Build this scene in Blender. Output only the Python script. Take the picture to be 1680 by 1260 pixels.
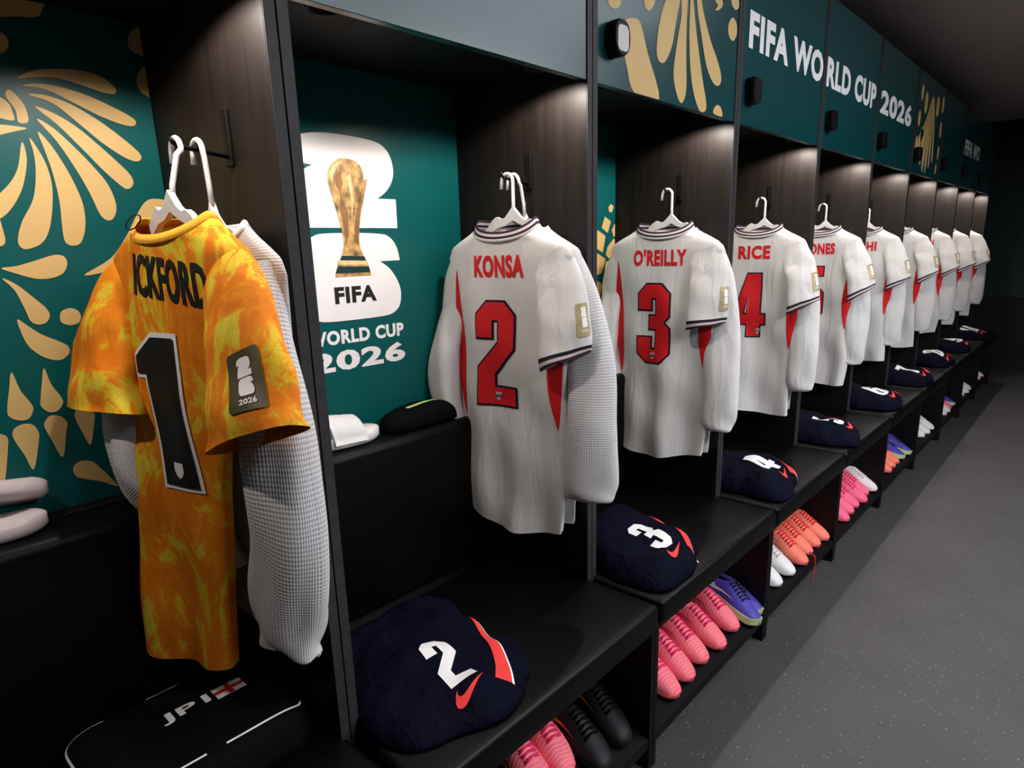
import bpy, bmesh, math, random
import numpy as np
from mathutils import Vector, Matrix
from mathutils.geometry import tessellate_polygon

scene = bpy.context.scene
for o in list(bpy.data.objects):
    bpy.data.objects.remove(o, do_unlink=True)
COL = scene.collection
rnd = random.Random(7)

# ------------------------------------------------------------------ camera, world, exposure
F_PX = 1069.262
YAW, PITCH, ROLL = 0.73696, -0.24449, 0.02778
cam_data = bpy.data.cameras.new('camera')
cam_data.sensor_fit = 'HORIZONTAL'
cam_data.sensor_width = 36.0
cam_data.lens = 36.0 * F_PX / 1680.0
cam_data.shift_x = -6.446 / 1680.0
cam_data.shift_y = 45.6 / 1680.0
cam_data.clip_start = 0.02
cam = bpy.data.objects.new('camera', cam_data)
COL.objects.link(cam)
def _R(yaw, pitch, roll):
    Rz = Matrix.Rotation(yaw, 3, 'Z'); Rx = Matrix.Rotation(pitch, 3, 'X'); Ry = Matrix.Rotation(roll, 3, 'Y')
    return Rz @ Rx @ Ry
_M = _R(YAW, PITCH, ROLL)
_right, _fwd, _up = _M.col[0], _M.col[1], _M.col[2]
_m = Matrix((( _right[0], _up[0], -_fwd[0]), (_right[1], _up[1], -_fwd[1]), (_right[2], _up[2], -_fwd[2]))).to_4x4()
_m.translation = Vector((0.97228, -0.56998, 1.41905))
cam.matrix_world = _m
scene.camera = cam

world = bpy.data.worlds.new('world'); scene.world = world
world.use_nodes = True
world.node_tree.nodes['Background'].inputs[0].default_value = (0.9, 0.95, 1.0, 1)
world.node_tree.nodes['Background'].inputs[1].default_value = 0.004
scene.view_settings.view_transform = 'Standard'
scene.view_settings.look = 'None'
scene.view_settings.gamma = 1.0
scene.view_settings.use_curve_mapping = False
scene.view_settings.exposure = 0.0
SPOT_W = 9.8            # each locker downlight
PANEL_L = 4.6           # radiance of the ceiling light panels

PANEL_B = 26.0          # radiance of the panels farther across the room

# ------------------------------------------------------------------ materials
def new_mat(name):
    m = bpy.data.materials.new(name); m.use_nodes = True
    nt = m.node_tree
    return m, nt, nt.nodes['Principled BSDF']
def setp(b, **k):
    for n, v in k.items():
        b.inputs[n.replace('_', ' ')].default_value = v
def ramp(nt, stops):
    r = nt.nodes.new('ShaderNodeValToRGB')
    e = r.color_ramp.elements
    while len(e) < len(stops): e.new(0.5)
    for el, (p, c) in zip(e, stops):
        el.position = p; el.color = (*c, 1) if len(c) == 3 else c
    return r
def objco(nt, scale=(1, 1, 1)):
    t = nt.nodes.new('ShaderNodeTexCoord'); mp = nt.nodes.new('ShaderNodeMapping')
    mp.inputs['Scale'].default_value = scale
    nt.links.new(t.outputs['Object'], mp.inputs['Vector'])
    return mp
def plain(name, col, rough=0.6, spec=0.5, metal=0.0, noise=0.06, nscale=30, bump=0.0, bscale=200):
    m, nt, b = new_mat(name)
    setp(b, Roughness=rough, Metallic=metal); b.inputs['Specular IOR Level'].default_value = spec
    mp = objco(nt)
    n = nt.nodes.new('ShaderNodeTexNoise'); n.inputs['Scale'].default_value = nscale; n.inputs['Detail'].default_value = 3
    nt.links.new(mp.outputs[0], n.inputs['Vector'])
    r = ramp(nt, [(0.3, tuple(c * (1 - noise) for c in col)), (0.7, tuple(min(1, c * (1 + noise)) for c in col))])
    nt.links.new(n.outputs['Fac'], r.inputs[0]); nt.links.new(r.outputs[0], b.inputs['Base Color'])
    if bump:
        n2 = nt.nodes.new('ShaderNodeTexNoise'); n2.inputs['Scale'].default_value = bscale; n2.inputs['Detail'].default_value = 4
        nt.links.new(mp.outputs[0], n2.inputs['Vector'])
        bp = nt.nodes.new('ShaderNodeBump'); bp.inputs['Strength'].default_value = bump; bp.inputs['Distance'].default_value = 0.01
        nt.links.new(n2.outputs['Fac'], bp.inputs['Height']); nt.links.new(bp.outputs[0], b.inputs['Normal'])
    return m
def wood_mat():
    m, nt, b = new_mat('dark_wood')
    setp(b, Roughness=0.5); b.inputs['Specular IOR Level'].default_value = 0.22
    mp = objco(nt, (26, 26, 1.6))
    oi = nt.nodes.new('ShaderNodeObjectInfo'); mr = nt.nodes.new('ShaderNodeMath'); mr.operation = 'MULTIPLY'; mr.inputs[1].default_value = 40
    nt.links.new(oi.outputs['Random'], mr.inputs[0]); nt.links.new(mr.outputs[0], mp.inputs['Location'])
    n = nt.nodes.new('ShaderNodeTexNoise'); n.inputs['Scale'].default_value = 1.6; n.inputs['Detail'].default_value = 8; n.inputs['Roughness'].default_value = 0.62; n.inputs['Distortion'].default_value = 0.6
    nt.links.new(mp.outputs[0], n.inputs['Vector'])
    r = ramp(nt, [(0.28, (0.0046, 0.0032, 0.0028)), (0.5, (0.0084, 0.0060, 0.0050)), (0.72, (0.0135, 0.0098, 0.0081))])
    nt.links.new(n.outputs['Fac'], r.inputs[0]); nt.links.new(r.outputs[0], b.inputs['Base Color'])
    bp = nt.nodes.new('ShaderNodeBump'); bp.inputs['Strength'].default_value = 0.25; bp.inputs['Distance'].default_value = 0.002
    nt.links.new(n.outputs['Fac'], bp.inputs['Height']); nt.links.new(bp.outputs[0], b.inputs['Normal'])
    return m
def floor_mat():
    m, nt, b = new_mat('speckled_rubber')
    setp(b, Roughness=0.55); b.inputs['Specular IOR Level'].default_value = 0.3
    mp = objco(nt)
    n = nt.nodes.new('ShaderNodeTexNoise'); n.inputs['Scale'].default_value = 3.0; n.inputs['Detail'].default_value = 5
    nt.links.new(mp.outputs[0], n.inputs['Vector'])
    r = ramp(nt, [(0.3, (0.049, 0.047, 0.047)), (0.7, (0.063, 0.060, 0.060))])
    nt.links.new(n.outputs['Fac'], r.inputs[0])
    v = nt.nodes.new('ShaderNodeTexVoronoi'); v.inputs['Scale'].default_value = 70; v.inputs['Randomness'].default_value = 1
    nt.links.new(mp.outputs[0], v.inputs['Vector'])
    # small flecks: only some of the cells carry one
    d = nt.nodes.new('ShaderNodeMath'); d.operation = 'LESS_THAN'; d.inputs[1].default_value = 0.14
    nt.links.new(v.outputs['Distance'], d.inputs[0])
    sx = nt.nodes.new('ShaderNodeSeparateColor'); nt.links.new(v.outputs['Color'], sx.inputs[0])
    g = nt.nodes.new('ShaderNodeMath'); g.operation = 'GREATER_THAN'; g.inputs[1].default_value = 0.6
    nt.links.new(sx.outputs[0], g.inputs[0])
    mu = nt.nodes.new('ShaderNodeMath'); mu.operation = 'MULTIPLY'
    nt.links.new(d.outputs[0], mu.inputs[0]); nt.links.new(g.outputs[0], mu.inputs[1])
    mx = nt.nodes.new('ShaderNodeMix'); mx.data_type = 'RGBA'
    nt.links.new(mu.outputs[0], mx.inputs['Factor']); nt.links.new(r.outputs[0], mx.inputs['A'])
    mx.inputs['B'].default_value = (0.28, 0.28, 0.28, 1)
    nt.links.new(mx.outputs['Result'], b.inputs['Base Color'])
    n2 = nt.nodes.new('ShaderNodeTexNoise'); n2.inputs['Scale'].default_value = 260
    nt.links.new(mp.outputs[0], n2.inputs['Vector'])
    bp = nt.nodes.new('ShaderNodeBump'); bp.inputs['Strength'].default_value = 0.25; bp.inputs['Distance'].default_value = 0.003
    nt.links.new(n2.outputs['Fac'], bp.inputs['Height']); nt.links.new(bp.outputs[0], b.inputs['Normal'])
    return m
def cloth_mat(name, col, rough=0.85, weave=700, bump=0.12, wrinkle=0.12, sheen=0.05, spec=0.2):
    m, nt, b = new_mat(name)
    setp(b, Roughness=rough); b.inputs['Specular IOR Level'].default_value = spec
    b.inputs['Sheen Weight'].default_value = sheen
    mp = objco(nt)
    n = nt.nodes.new('ShaderNodeTexNoise'); n.inputs['Scale'].default_value = 18; n.inputs['Detail'].default_value = 4
    nt.links.new(mp.outputs[0], n.inputs['Vector'])
    r = ramp(nt, [(0.3, tuple(c * 0.95 for c in col)), (0.7, col)])
    nt.links.new(n.outputs['Fac'], r.inputs[0]); nt.links.new(r.outputs[0], b.inputs['Base Color'])
    mp2 = objco(nt, (9, 9, 2.2))
    n2 = nt.nodes.new('ShaderNodeTexNoise'); n2.inputs['Scale'].default_value = 2.2; n2.inputs['Detail'].default_value = 3; n2.inputs['Distortion'].default_value = 0.8
    nt.links.new(mp2.outputs[0], n2.inputs['Vector'])
    bp = nt.nodes.new('ShaderNodeBump'); bp.inputs['Strength'].default_value = wrinkle; bp.inputs['Distance'].default_value = 0.03
    nt.links.new(n2.outputs['Fac'], bp.inputs['Height'])
    n3 = nt.nodes.new('ShaderNodeTexNoise'); n3.inputs['Scale'].default_value = weave
    nt.links.new(mp.outputs[0], n3.inputs['Vector'])
    bp2 = nt.nodes.new('ShaderNodeBump'); bp2.inputs['Strength'].default_value = bump; bp2.inputs['Distance'].default_value = 0.002
    nt.links.new(n3.outputs['Fac'], bp2.inputs['Height']); nt.links.new(bp.outputs[0], bp2.inputs['Normal'])
    nt.links.new(bp2.outputs[0], b.inputs['Normal'])
    return m
def mesh_mat(name, col, hole, pitch=0.0052):
    # open knitted mesh: rows of little dark holes in the cloth
    m, nt, b = new_mat(name)
    setp(b, Roughness=0.85); b.inputs['Specular IOR Level'].default_value = 0.2
    t = nt.nodes.new('ShaderNodeUVMap'); t.uv_map = 'UVMap'
    sp = nt.nodes.new('ShaderNodeSeparateXYZ'); nt.links.new(t.outputs[0], sp.inputs[0])
    outs = []
    for ax in (0, 1):
        mu = nt.nodes.new('ShaderNodeMath'); mu.operation = 'MULTIPLY'; mu.inputs[1].default_value = 2 * math.pi / pitch
        nt.links.new(sp.outputs[ax], mu.inputs[0])
        s = nt.nodes.new('ShaderNodeMath'); s.operation = 'SINE'; nt.links.new(mu.outputs[0], s.inputs[0])
        outs.append(s)
    a = nt.nodes.new('ShaderNodeMath'); a.operation = 'ADD'
    nt.links.new(outs[0].outputs[0], a.inputs[0]); nt.links.new(outs[1].outputs[0], a.inputs[1])
    r = ramp(nt, [(0.0, col), (0.45, col), (0.9, hole)])
    sc = nt.nodes.new('ShaderNodeMapRange'); sc.inputs[1].default_value = -2; sc.inputs[2].default_value = 2
    nt.links.new(a.outputs[0], sc.inputs[0])
    nt.links.new(sc.outputs[0], r.inputs[0]); nt.links.new(r.outputs[0], b.inputs['Base Color'])
    bp = nt.nodes.new('ShaderNodeBump'); bp.inputs['Strength'].default_value = 0.5; bp.inputs['Distance'].default_value = 0.002; bp.invert = True
    nt.links.new(sc.outputs[0], bp.inputs['Height']); nt.links.new(bp.outputs[0], b.inputs['Normal'])
    return m
def keeper_mat():
    m, nt, b = new_mat('orange_yellow_print_cloth')
    setp(b, Roughness=0.8); b.inputs['Specular IOR Level'].default_value = 0.2
    mp = objco(nt, (5.5, 5.5, 3.2))
    n = nt.nodes.new('ShaderNodeTexNoise'); n.inputs['Scale'].default_value = 2.3; n.inputs['Detail'].default_value = 6; n.inputs['Roughness'].default_value = 0.65; n.inputs['Distortion'].default_value = 1.8
    nt.links.new(mp.outputs[0], n.inputs['Vector'])
    r = ramp(nt, [(0.40, (0.72, 0.17, 0.004)), (0.52, (0.80, 0.25, 0.008)), (0.56, (0.75, 0.48, 0.02)), (0.68, (0.70, 0.60, 0.05))])
    nt.links.new(n.outputs['Fac'], r.inputs[0])
    # thin darker brush lines
    w = nt.nodes.new('ShaderNodeTexNoise'); w.inputs['Scale'].default_value = 5.0; w.inputs['Detail'].default_value = 2; w.inputs['Distortion'].default_value = 3.5
    nt.links.new(mp.outputs[0], w.inputs['Vector'])
    r2 = ramp(nt, [(0.46, (0, 0, 0)), (0.5, (1, 1, 1)), (0.54, (0, 0, 0))])
    nt.links.new(w.outputs['Fac'], r2.inputs[0])
    mx = nt.nodes.new('ShaderNodeMix'); mx.data_type = 'RGBA'
    f = nt.nodes.new('ShaderNodeMath'); f.operation = 'MULTIPLY'; f.inputs[1].default_value = 0.35
    nt.links.new(r2.outputs[0], f.inputs[0]); nt.links.new(f.outputs[0], mx.inputs['Factor'])
    nt.links.new(r.outputs[0], mx.inputs['A']); mx.inputs['B'].default_value = (0.60, 0.20, 0.006, 1)
    nt.links.new(mx.outputs['Result'], b.inputs['Base Color'])
    mp2 = objco(nt, (9, 9, 2.2))
    n2 = nt.nodes.new('ShaderNodeTexNoise'); n2.inputs['Scale'].default_value = 2.2; n2.inputs['Detail'].default_value = 3; n2.inputs['Distortion'].default_value = 0.8
    nt.links.new(mp2.outputs[0], n2.inputs['Vector'])
    bp = nt.nodes.new('ShaderNodeBump'); bp.inputs['Strength'].default_value = 0.15; bp.inputs['Distance'].default_value = 0.03
    nt.links.new(n2.outputs['Fac'], bp.inputs['Height']); nt.links.new(bp.outputs[0], b.inputs['Normal'])
    return m
def boot_mat(name, col, col2, wave=90):
    m, nt, b = new_mat(name)
    setp(b, Roughness=0.5); b.inputs['Specular IOR Level'].default_value = 0.3
    mp = objco(nt)
    w = nt.nodes.new('ShaderNodeTexWave'); w.inputs['Scale'].default_value = wave; w.inputs['Distortion'].default_value = 14; w.inputs['Detail'].default_value = 2
    w.inputs['Detail Scale'].default_value = 0.4
    nt.links.new(mp.outputs[0], w.inputs['Vector'])
    r = ramp(nt, [(0.0, col2), (0.25, col), (1.0, col)])
    nt.links.new(w.outputs['Fac'], r.inputs[0]); nt.links.new(r.outputs[0], b.inputs['Base Color'])
    bp = nt.nodes.new('ShaderNodeBump'); bp.inputs['Strength'].default_value = 0.3; bp.inputs['Distance'].default_value = 0.002
    nt.links.new(w.outputs['Fac'], bp.inputs['Height']); nt.links.new(bp.outputs[0], b.inputs['Normal'])
    return m
def emit_mat(name, col, strength):
    m, nt, b = new_mat(name)
    setp(b, Roughness=0.5)
    b.inputs['Base Color'].default_value = (*col, 1)
    b.inputs['Emission Color'].default_value = (*col, 1); b.inputs['Emission Strength'].default_value = strength
    return m

M = {}
M['wood'] = wood_mat()
M['floor'] = floor_mat()
M['ceiling'] = plain('ceiling_paint', (0.72, 0.62, 0.57), 0.9, 0.2)
M['wall'] = plain('dark_wall_paint', (0.02, 0.02, 0.021), 0.85, 0.2)
M['teal'] = plain('teal_vinyl', (0.0020, 0.088, 0.087), 0.36, 0.22, noise=0.03, nscale=6)
M['teal_door'] = plain('teal_laminate', (0.002, 0.050, 0.055), 0.27, 0.42, noise=0.03, nscale=6)
M['teal_dark'] = plain('dimmed_teal_vinyl', (0.001, 0.016, 0.015), 0.5, 0.4, noise=0.03)  # dimness of the unlit far end put into a darker teal
M['teal_mid'] = plain('muted_teal_print', (0.0012, 0.030, 0.028), 0.6, 0.3, noise=0.03)  # end-wall pattern darkened for the unlit far end; trophy bands share it
M['gold'] = plain('gold_print', (0.66, 0.44, 0.165), 0.5, 0.4, noise=0.04, nscale=8)
M['white_print'] = plain('white_print', (0.88, 0.85, 0.84), 0.5, 0.4, noise=0.02)
M['black_print'] = plain('black_print', (0.008, 0.008, 0.008), 0.6, 0.3)
M['leather'] = plain('black_leatherette', (0.0012, 0.0012, 0.0013), 0.42, 0.16, noise=0.1, bump=0.08, bscale=350)
M['board'] = plain('black_board', (0.0030, 0.0028, 0.0029), 0.55, 0.2)
M['black_plastic'] = plain('black_plastic', (0.003, 0.003, 0.003), 0.5, 0.15)
M['edge'] = plain('lit_front_edge_grey', (0.030, 0.027, 0.028), 0.55, 0.3, noise=0.25, nscale=60)  # aisle light on the wood's front edges, put into a paler colour
M['white_plastic'] = plain('white_plastic', (0.80, 0.78, 0.78), 0.35, 0.5, noise=0.02)
M['keypad'] = plain('pale_grey_keypad', (0.55, 0.53, 0.54), 0.4, 0.5, noise=0.02)
M['white_cloth'] = cloth_mat('white_cloth', (0.76, 0.735, 0.71), wrinkle=0.28)
M['white_knit'] = mesh_mat('white_open_knit', (0.74, 0.71, 0.71), (0.36, 0.33, 0.34), 0.0045)
M['white_fine'] = mesh_mat('white_fine_knit', (0.76, 0.74, 0.74), (0.52, 0.50, 0.51), 0.004)
M['red_print'] = plain('red_print', (0.70, 0.012, 0.016), 0.6, 0.3, noise=0.03)
M['shorts_red'] = plain('bright_red_cloth', (0.80, 0.05, 0.045), 0.7, 0.2, noise=0.03)
M['navy_trim'] = plain('navy_trim', (0.012, 0.012, 0.022), 0.7, 0.2)
M['pink_trim'] = plain('pale_pink_trim', (0.62, 0.47, 0.50), 0.7, 0.2, noise=0.02)
M['navy_cloth'] = cloth_mat('navy_cloth', (0.0024, 0.0028, 0.0100), 0.8, 500, 0.2, 0.55, 0.0, 0.06)
M['black_cloth'] = cloth_mat('black_cloth', (0.0022, 0.0022, 0.0024), 0.8, 500, 0.2, 0.3, 0.0, 0.08)
M['keeper'] = keeper_mat()
M['keeper_trim'] = cloth_mat('orange_rib_cloth', (0.80, 0.36, 0.02))
M['patch'] = plain('olive_gold_patch', (0.42, 0.34, 0.16), 0.45, 0.5, noise=0.35, nscale=25)
M['patch_dark'] = plain('dark_olive_patch', (0.075, 0.058, 0.02), 0.5, 0.4, noise=0.25, nscale=25)
M['trophy'] = plain('trophy_gold_print', (0.50, 0.29, 0.095), 0.5, 0.4, noise=0.75, nscale=42)
M['trophy_dark'] = plain('trophy_shade_print', (0.25, 0.125, 0.04), 0.5, 0.4, noise=0.3, nscale=42)
M['trophy_light'] = plain('trophy_light_print', (0.75, 0.55, 0.27), 0.5, 0.4, noise=0.3, nscale=42)
M['neon'] = plain('neon_green_print', (0.62, 0.78, 0.22), 0.5, 0.3)
M['pink'] = boot_mat('coral_pink_boot', (0.93, 0.19, 0.22), (0.84, 0.10, 0.20), 30)
M['hot_pink'] = boot_mat('hot_pink_boot', (0.93, 0.15, 0.27), (0.85, 0.09, 0.21), 24)
M['coral'] = boot_mat('orange_coral_boot', (0.93, 0.24, 0.16), (0.84, 0.12, 0.07), 40)
M['violet'] = plain('violet_boot', (0.075, 0.055, 0.36), 0.5, 0.3)
M['black_boot'] = plain('black_boot', (0.0125, 0.0115, 0.014), 0.5, 0.16)
M['white_boot'] = plain('white_boot', (0.78, 0.76, 0.75), 0.5, 0.4, noise=0.03)
M['cream_boot'] = plain('pale_pink_boot', (0.80, 0.68, 0.66), 0.5, 0.4, noise=0.03)
M['slide'] = plain('pale_slide_foam', (0.66, 0.58, 0.59), 0.6, 0.3, noise=0.03)
M['magenta'] = plain('magenta_print', (0.75, 0.02, 0.13), 0.6, 0.3)
M['pink_sole'] = plain('pink_sole', (0.78, 0.10, 0.12), 0.5, 0.4)
M['green_sole'] = plain('pale_green_sole', (0.50, 0.60, 0.28), 0.5, 0.4)
M['orange_fade'] = plain('orange_print', (0.75, 0.22, 0.03), 0.5, 0.4, noise=0.4)
M['blue_tag'] = plain('bright_blue_tag', (0.02, 0.02, 0.45), 0.5, 0.3)
M['lamp'] = emit_mat('downlight_lens', (1.0, 0.90, 0.80), 1.5)
M['panel_light'] = emit_mat('ceiling_panel_diffuser', (0.88, 0.93, 1.0), PANEL_L)
M['panel_bright'] = emit_mat('bright_ceiling_panel_diffuser', (0.93, 0.95, 1.0), PANEL_B)

# ------------------------------------------------------------------ mesh helpers
def link(name, me, parent=None, smooth=False):
    o = bpy.data.objects.new(name, me); COL.objects.link(o)
    if parent is not None: o.parent = parent
    if smooth and me is not None:
        for p in me.polygons: p.use_smooth = True
    return o
def mesh(name, verts, faces, mat, parent=None, smooth=True, fmats=None, uvs=None):
    me = bpy.data.meshes.new(name)
    me.from_pydata([tuple(v) for v in verts], [], faces)
    mats = mat if isinstance(mat, (list, tuple)) else [mat]
    for m in mats: me.materials.append(M[m])
    if fmats is not None:
        for p, i in zip(me.polygons, fmats): p.material_index = i
    if uvs is not None:
        ul = me.uv_layers.new(name='UVMap')
        for lp in me.loops: ul.data[lp.index].uv = uvs[lp.vertex_index]
    me.update()
    return link(name, me, parent, smooth)
def bm_obj(name, bm, mat, parent=None, smooth=False):
    me = bpy.data.meshes.new(name); bm.to_mesh(me); bm.free()
    mats = mat if isinstance(mat, (list, tuple)) else [mat]
    for m in mats: me.materials.append(M[m])
    return link(name, me, parent, smooth)
def box_bm(x0, x1, y0, y1, z0, z1, bev=0.0, seg=1):
    bm = bmesh.new()
    bmesh.ops.create_cube(bm, size=1)
    for v in bm.verts:
        v.co = Vector((x0 + (v.co.x + .5) * (x1 - x0), y0 + (v.co.y + .5) * (y1 - y0), z0 + (v.co.z + .5) * (z1 - z0)))
    if bev: bmesh.ops.bevel(bm, geom=bm.edges[:], offset=bev, segments=seg, affect='EDGES', profile=0.5)
    return bm
def box(name, x0, x1, y0, y1, z0, z1, mat, parent=None, bev=0.0015, seg=1):
    return bm_obj(name, box_bm(x0, x1, y0, y1, z0, z1, bev, seg), mat, parent, smooth=seg > 2)
def empty(name, loc, label=None, cat=None, group=None, rz=0.0):
    o = bpy.data.objects.new(name, None); COL.objects.link(o)
    o.location = loc; o.rotation_euler = (0, 0, rz); o.empty_display_size = 0.05
    return tag(o, label, cat, group)
def tag(o, label=None, cat=None, group=None, kind=None):
    if label: o['label'] = label
    if cat: o['category'] = cat
    if group: o['group'] = group
    if kind: o['kind'] = kind
    return o
def catmull(pts, n=4, closed=True):
    P = [Vector(p) for p in pts]; N = len(P); out = []
    rng = range(N) if closed else range(N - 1)
    for i in rng:
        if closed: p0, p1, p2, p3 = P[i - 1], P[i], P[(i + 1) % N], P[(i + 2) % N]
        else: p0, p1, p2, p3 = P[max(i - 1, 0)], P[i], P[i + 1], P[min(i + 2, N - 1)]
        for k in range(n):
            t = k / n
            out.append(0.5 * ((2 * p1) + (-p0 + p2) * t + (2 * p0 - 5 * p1 + 4 * p2 - p3) * t * t + (-p0 + 3 * p1 - 3 * p2 + p3) * t ** 3))
    if not closed: out.append(P[-1])
    return out
def tube_data(path, r, seg=10, cap=True):
    path = [Vector(p) for p in path]; V = []; Fc = []
    N = len(path); rr = r if isinstance(r, (list, tuple)) else [r] * N
    prev = None
    for i, p in enumerate(path):
        t = (path[min(i + 1, N - 1)] - path[max(i - 1, 0)]).normalized()
        if prev is None:
            a = t.orthogonal().normalized()
        else:
            a = (prev - t * prev.dot(t)).normalized()
        prev = a; b = t.cross(a)
        for k in range(seg):
            an = 2 * math.pi * k / seg
            V.append(p + (a * math.cos(an) + b * math.sin(an)) * rr[i])
    for i in range(N - 1):
        for k in range(seg):
            Fc.append((i * seg + k, i * seg + (k + 1) % seg, (i + 1) * seg + (k + 1) % seg, (i + 1) * seg + k))
    if cap:
        Fc.append(tuple(range(seg - 1, -1, -1))); Fc.append(tuple((N - 1) * seg + k for k in range(seg)))
    return V, Fc
def tube(name, path, r, mat, parent=None, seg=10):
    V, Fc = tube_data(path, r, seg)
    return mesh(name, V, Fc, mat, parent)
def join_data(parts):
    V = []; Fc = []
    for v, f in parts:
        o = len(V); V += list(v); Fc += [tuple(i + o for i in ff) for ff in f]
    return V, Fc
# flat shapes: loops of 2-D points -> triangles, cut into cells so that they can follow a curved surface
def fill(loops):
    L = [[Vector((p[0], p[1], 0)) for p in l] for l in loops]
    flat = [p for l in L for p in l]
    tris = tessellate_polygon(L)
    return [(p.x, p.y) for p in flat], [tuple(t) for t in tris]
def cut(v2, f, cell):
    bm = bmesh.new()
    vs = [bm.verts.new((x, y, 0)) for x, y in v2]
    for t in f:
        try: bm.faces.new([vs[i] for i in t])
        except ValueError: pass
    if cell:
        for ax in (0, 1):
            lo = min(v.co[ax] for v in bm.verts); hi = max(v.co[ax] for v in bm.verts)
            k = math.floor(lo / cell) + 1
            while k * cell < hi - 1e-6:
                co = [0, 0, 0]; no = [0, 0, 0]; co[ax] = k * cell; no[ax] = 1
                bmesh.ops.bisect_plane(bm, geom=bm.verts[:] + bm.edges[:] + bm.faces[:], plane_co=co, plane_no=no)
                k += 1
    bm.verts.ensure_lookup_table(); bm.verts.index_update()
    V = [(v.co.x, v.co.y) for v in bm.verts]; Fc = [tuple(v.index for v in fc.verts) for fc in bm.faces]
    bm.free()
    return V, Fc
def decal(name, shapes, mapf, mat, parent, cell=None, step=0.0):
    """shapes: list of (verts2d, faces)"""
    parts = []
    for i, (v2, f) in enumerate(shapes):
        v2, f = cut(v2, f, cell)
        parts.append(([Vector(mapf(x, y)) + Vector((step * (i % 7), 0, 0)) for x, y in v2], f))
    V, Fc = join_data(parts)
    return mesh(name, V, Fc, mat, parent, smooth=bool(cell))
_tc = {}
def text_shape(s, bold=0.02):
    k = (s, bold)
    if k in _tc: return _tc[k]
    c = bpy.data.curves.new('t', 'FONT'); c.body = s; c.offset = bold; c.resolution_u = 3; c.fill_mode = 'FRONT'
    c.space_character = 1.0 + 2.2 * bold
    o = bpy.data.objects.new('t', c); COL.objects.link(o)
    bpy.context.view_layer.update()
    me = bpy.data.meshes.new_from_object(o.evaluated_get(bpy.context.evaluated_depsgraph_get()))
    v = [(q.co.x, q.co.y) for q in me.vertices]; f = [tuple(p.vertices) for p in me.polygons]
    bpy.data.objects.remove(o); bpy.data.curves.remove(c); bpy.data.meshes.remove(me)
    xs = [a for a, b in v]; ys = [b for a, b in v]
    x0, x1, y0, y1 = min(xs), max(xs), min(ys), max(ys)
    v = [((a - x0) / (x1 - x0), (b - y0) / (y1 - y0)) for a, b in v]
    _tc[k] = (v, f)
    return _tc[k]
def place2(shape, x0, y0, w, h):
    v, f = shape
    return [(x0 + a * w, y0 + b * h) for a, b in v], f
DIG = {
 '1': [[(0, .76), (0, .87), (.17, 1), (.40, 1), (.40, 0), (.09, 0), (.09, .76)]],
 '2': [[(0, .66), (0, .88), (.12, 1), (.34, 1), (.46, .88), (.46, .56), (.19, .30), (.19, .17), (.46, .17), (.46, 0), (0, 0), (0, .36), (.27, .62), (.27, .83), (.19, .83), (.19, .66)]],
 '3': [[(0, .68), (0, .88), (.12, 1), (.34, 1), (.46, .88), (.46, .60), (.38, .52), (.46, .44), (.46, .12), (.34, 0), (.12, 0), (0, .12), (0, .32), (.19, .32), (.19, .17), (.27, .17), (.27, .43), (.16, .43), (.16, .60), (.27, .60), (.27, .83), (.19, .83), (.19, .68)]],
 '4': [[(.20, 1), (.42, 1), (.42, .36), (.50, .36), (.50, .20), (.42, .20), (.42, 0), (.23, 0), (.23, .20), (0, .20), (0, .36)], [(.15, .36), (.23, .36), (.23, .66)]],
 '5': [[(0, .46), (0, 1), (.44, 1), (.44, .83), (.19, .83), (.19, .63), (.34, .63), (.46, .51), (.46, .12), (.34, 0), (.12, 0), (0, .12), (0, .30), (.19, .30), (.19, .17), (.27, .17), (.27, .46)]],
 '6': [[(.12, 0), (0, .12), (0, .88), (.12, 1), (.34, 1), (.46, .88), (.46, .70), (.27, .70), (.27, .83), (.19, .83), (.19, .60), (.34, .60), (.46, .48), (.46, .12), (.34, 0)], [(.19, .17), (.27, .17), (.27, .44), (.19, .44)]],
 '7': [[(0, .83), (0, 1), (.46, 1), (.46, .83), (.28, 0), (.09, 0), (.27, .83)]],
 '8': [[(.12, 0), (0, .12), (0, .44), (.07, .52), (0, .60), (0, .88), (.12, 1), (.34, 1), (.46, .88), (.46, .60), (.39, .52), (.46, .44), (.46, .12), (.34, 0)], [(.19, .17), (.27, .17), (.27, .43), (.19, .43)], [(.19, .60), (.27, .60), (.27, .83), (.19, .83)]],
 '0': [[(.12, 0), (0, .12), (0, .88), (.12, 1), (.34, 1), (.46, .88), (.46, .12), (.34, 0)], [(.19, .17), (.27, .17), (.27, .83), (.19, .83)]],
}
DIG['9'] = [[(.46 - x, 1 - y) for x, y in l] for l in DIG['6']]
def area2(l): return sum(l[i - 1][0] * l[i][1] - l[i][0] * l[i - 1][1] for i in range(len(l)))
def grow(loop, d, hole):
    l = list(loop)
    if (area2(l) > 0) == hole: l = l[::-1]      # outer counter-clockwise, holes clockwise
    n = len(l); out = []
    for i in range(n):
        a, b, c = Vector(l[i - 1]), Vector(l[i]), Vector(l[(i + 1) % n])
        e1 = (b - a).normalized(); e2 = (c - b).normalized()
        n1 = Vector((e1.y, -e1.x)); n2 = Vector((e2.y, -e2.x))
        m = (n1 + n2)
        m = m / max(0.35, (1 + n1.dot(n2)))
        out.append(tuple(b + m * d))
    return out
def digits(s, h, wide=1.0, grow_by=0.0):
    """list of filled shapes, centred on u=0, base at v=0, height h"""
    adv = 0.56; tot = (len(s) - 1) * adv + (0.46 if s != '1' else 0.40)
    out = []
    for i, ch in enumerate(s):
        loops = []
        for j, l in enumerate(DIG[ch]):
            q = [((x + i * adv - tot / 2) * h * wide, y * h) for x, y in l]
            loops.append(grow(q, grow_by, j > 0))
        out.append(fill(loops))
    return out
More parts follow.
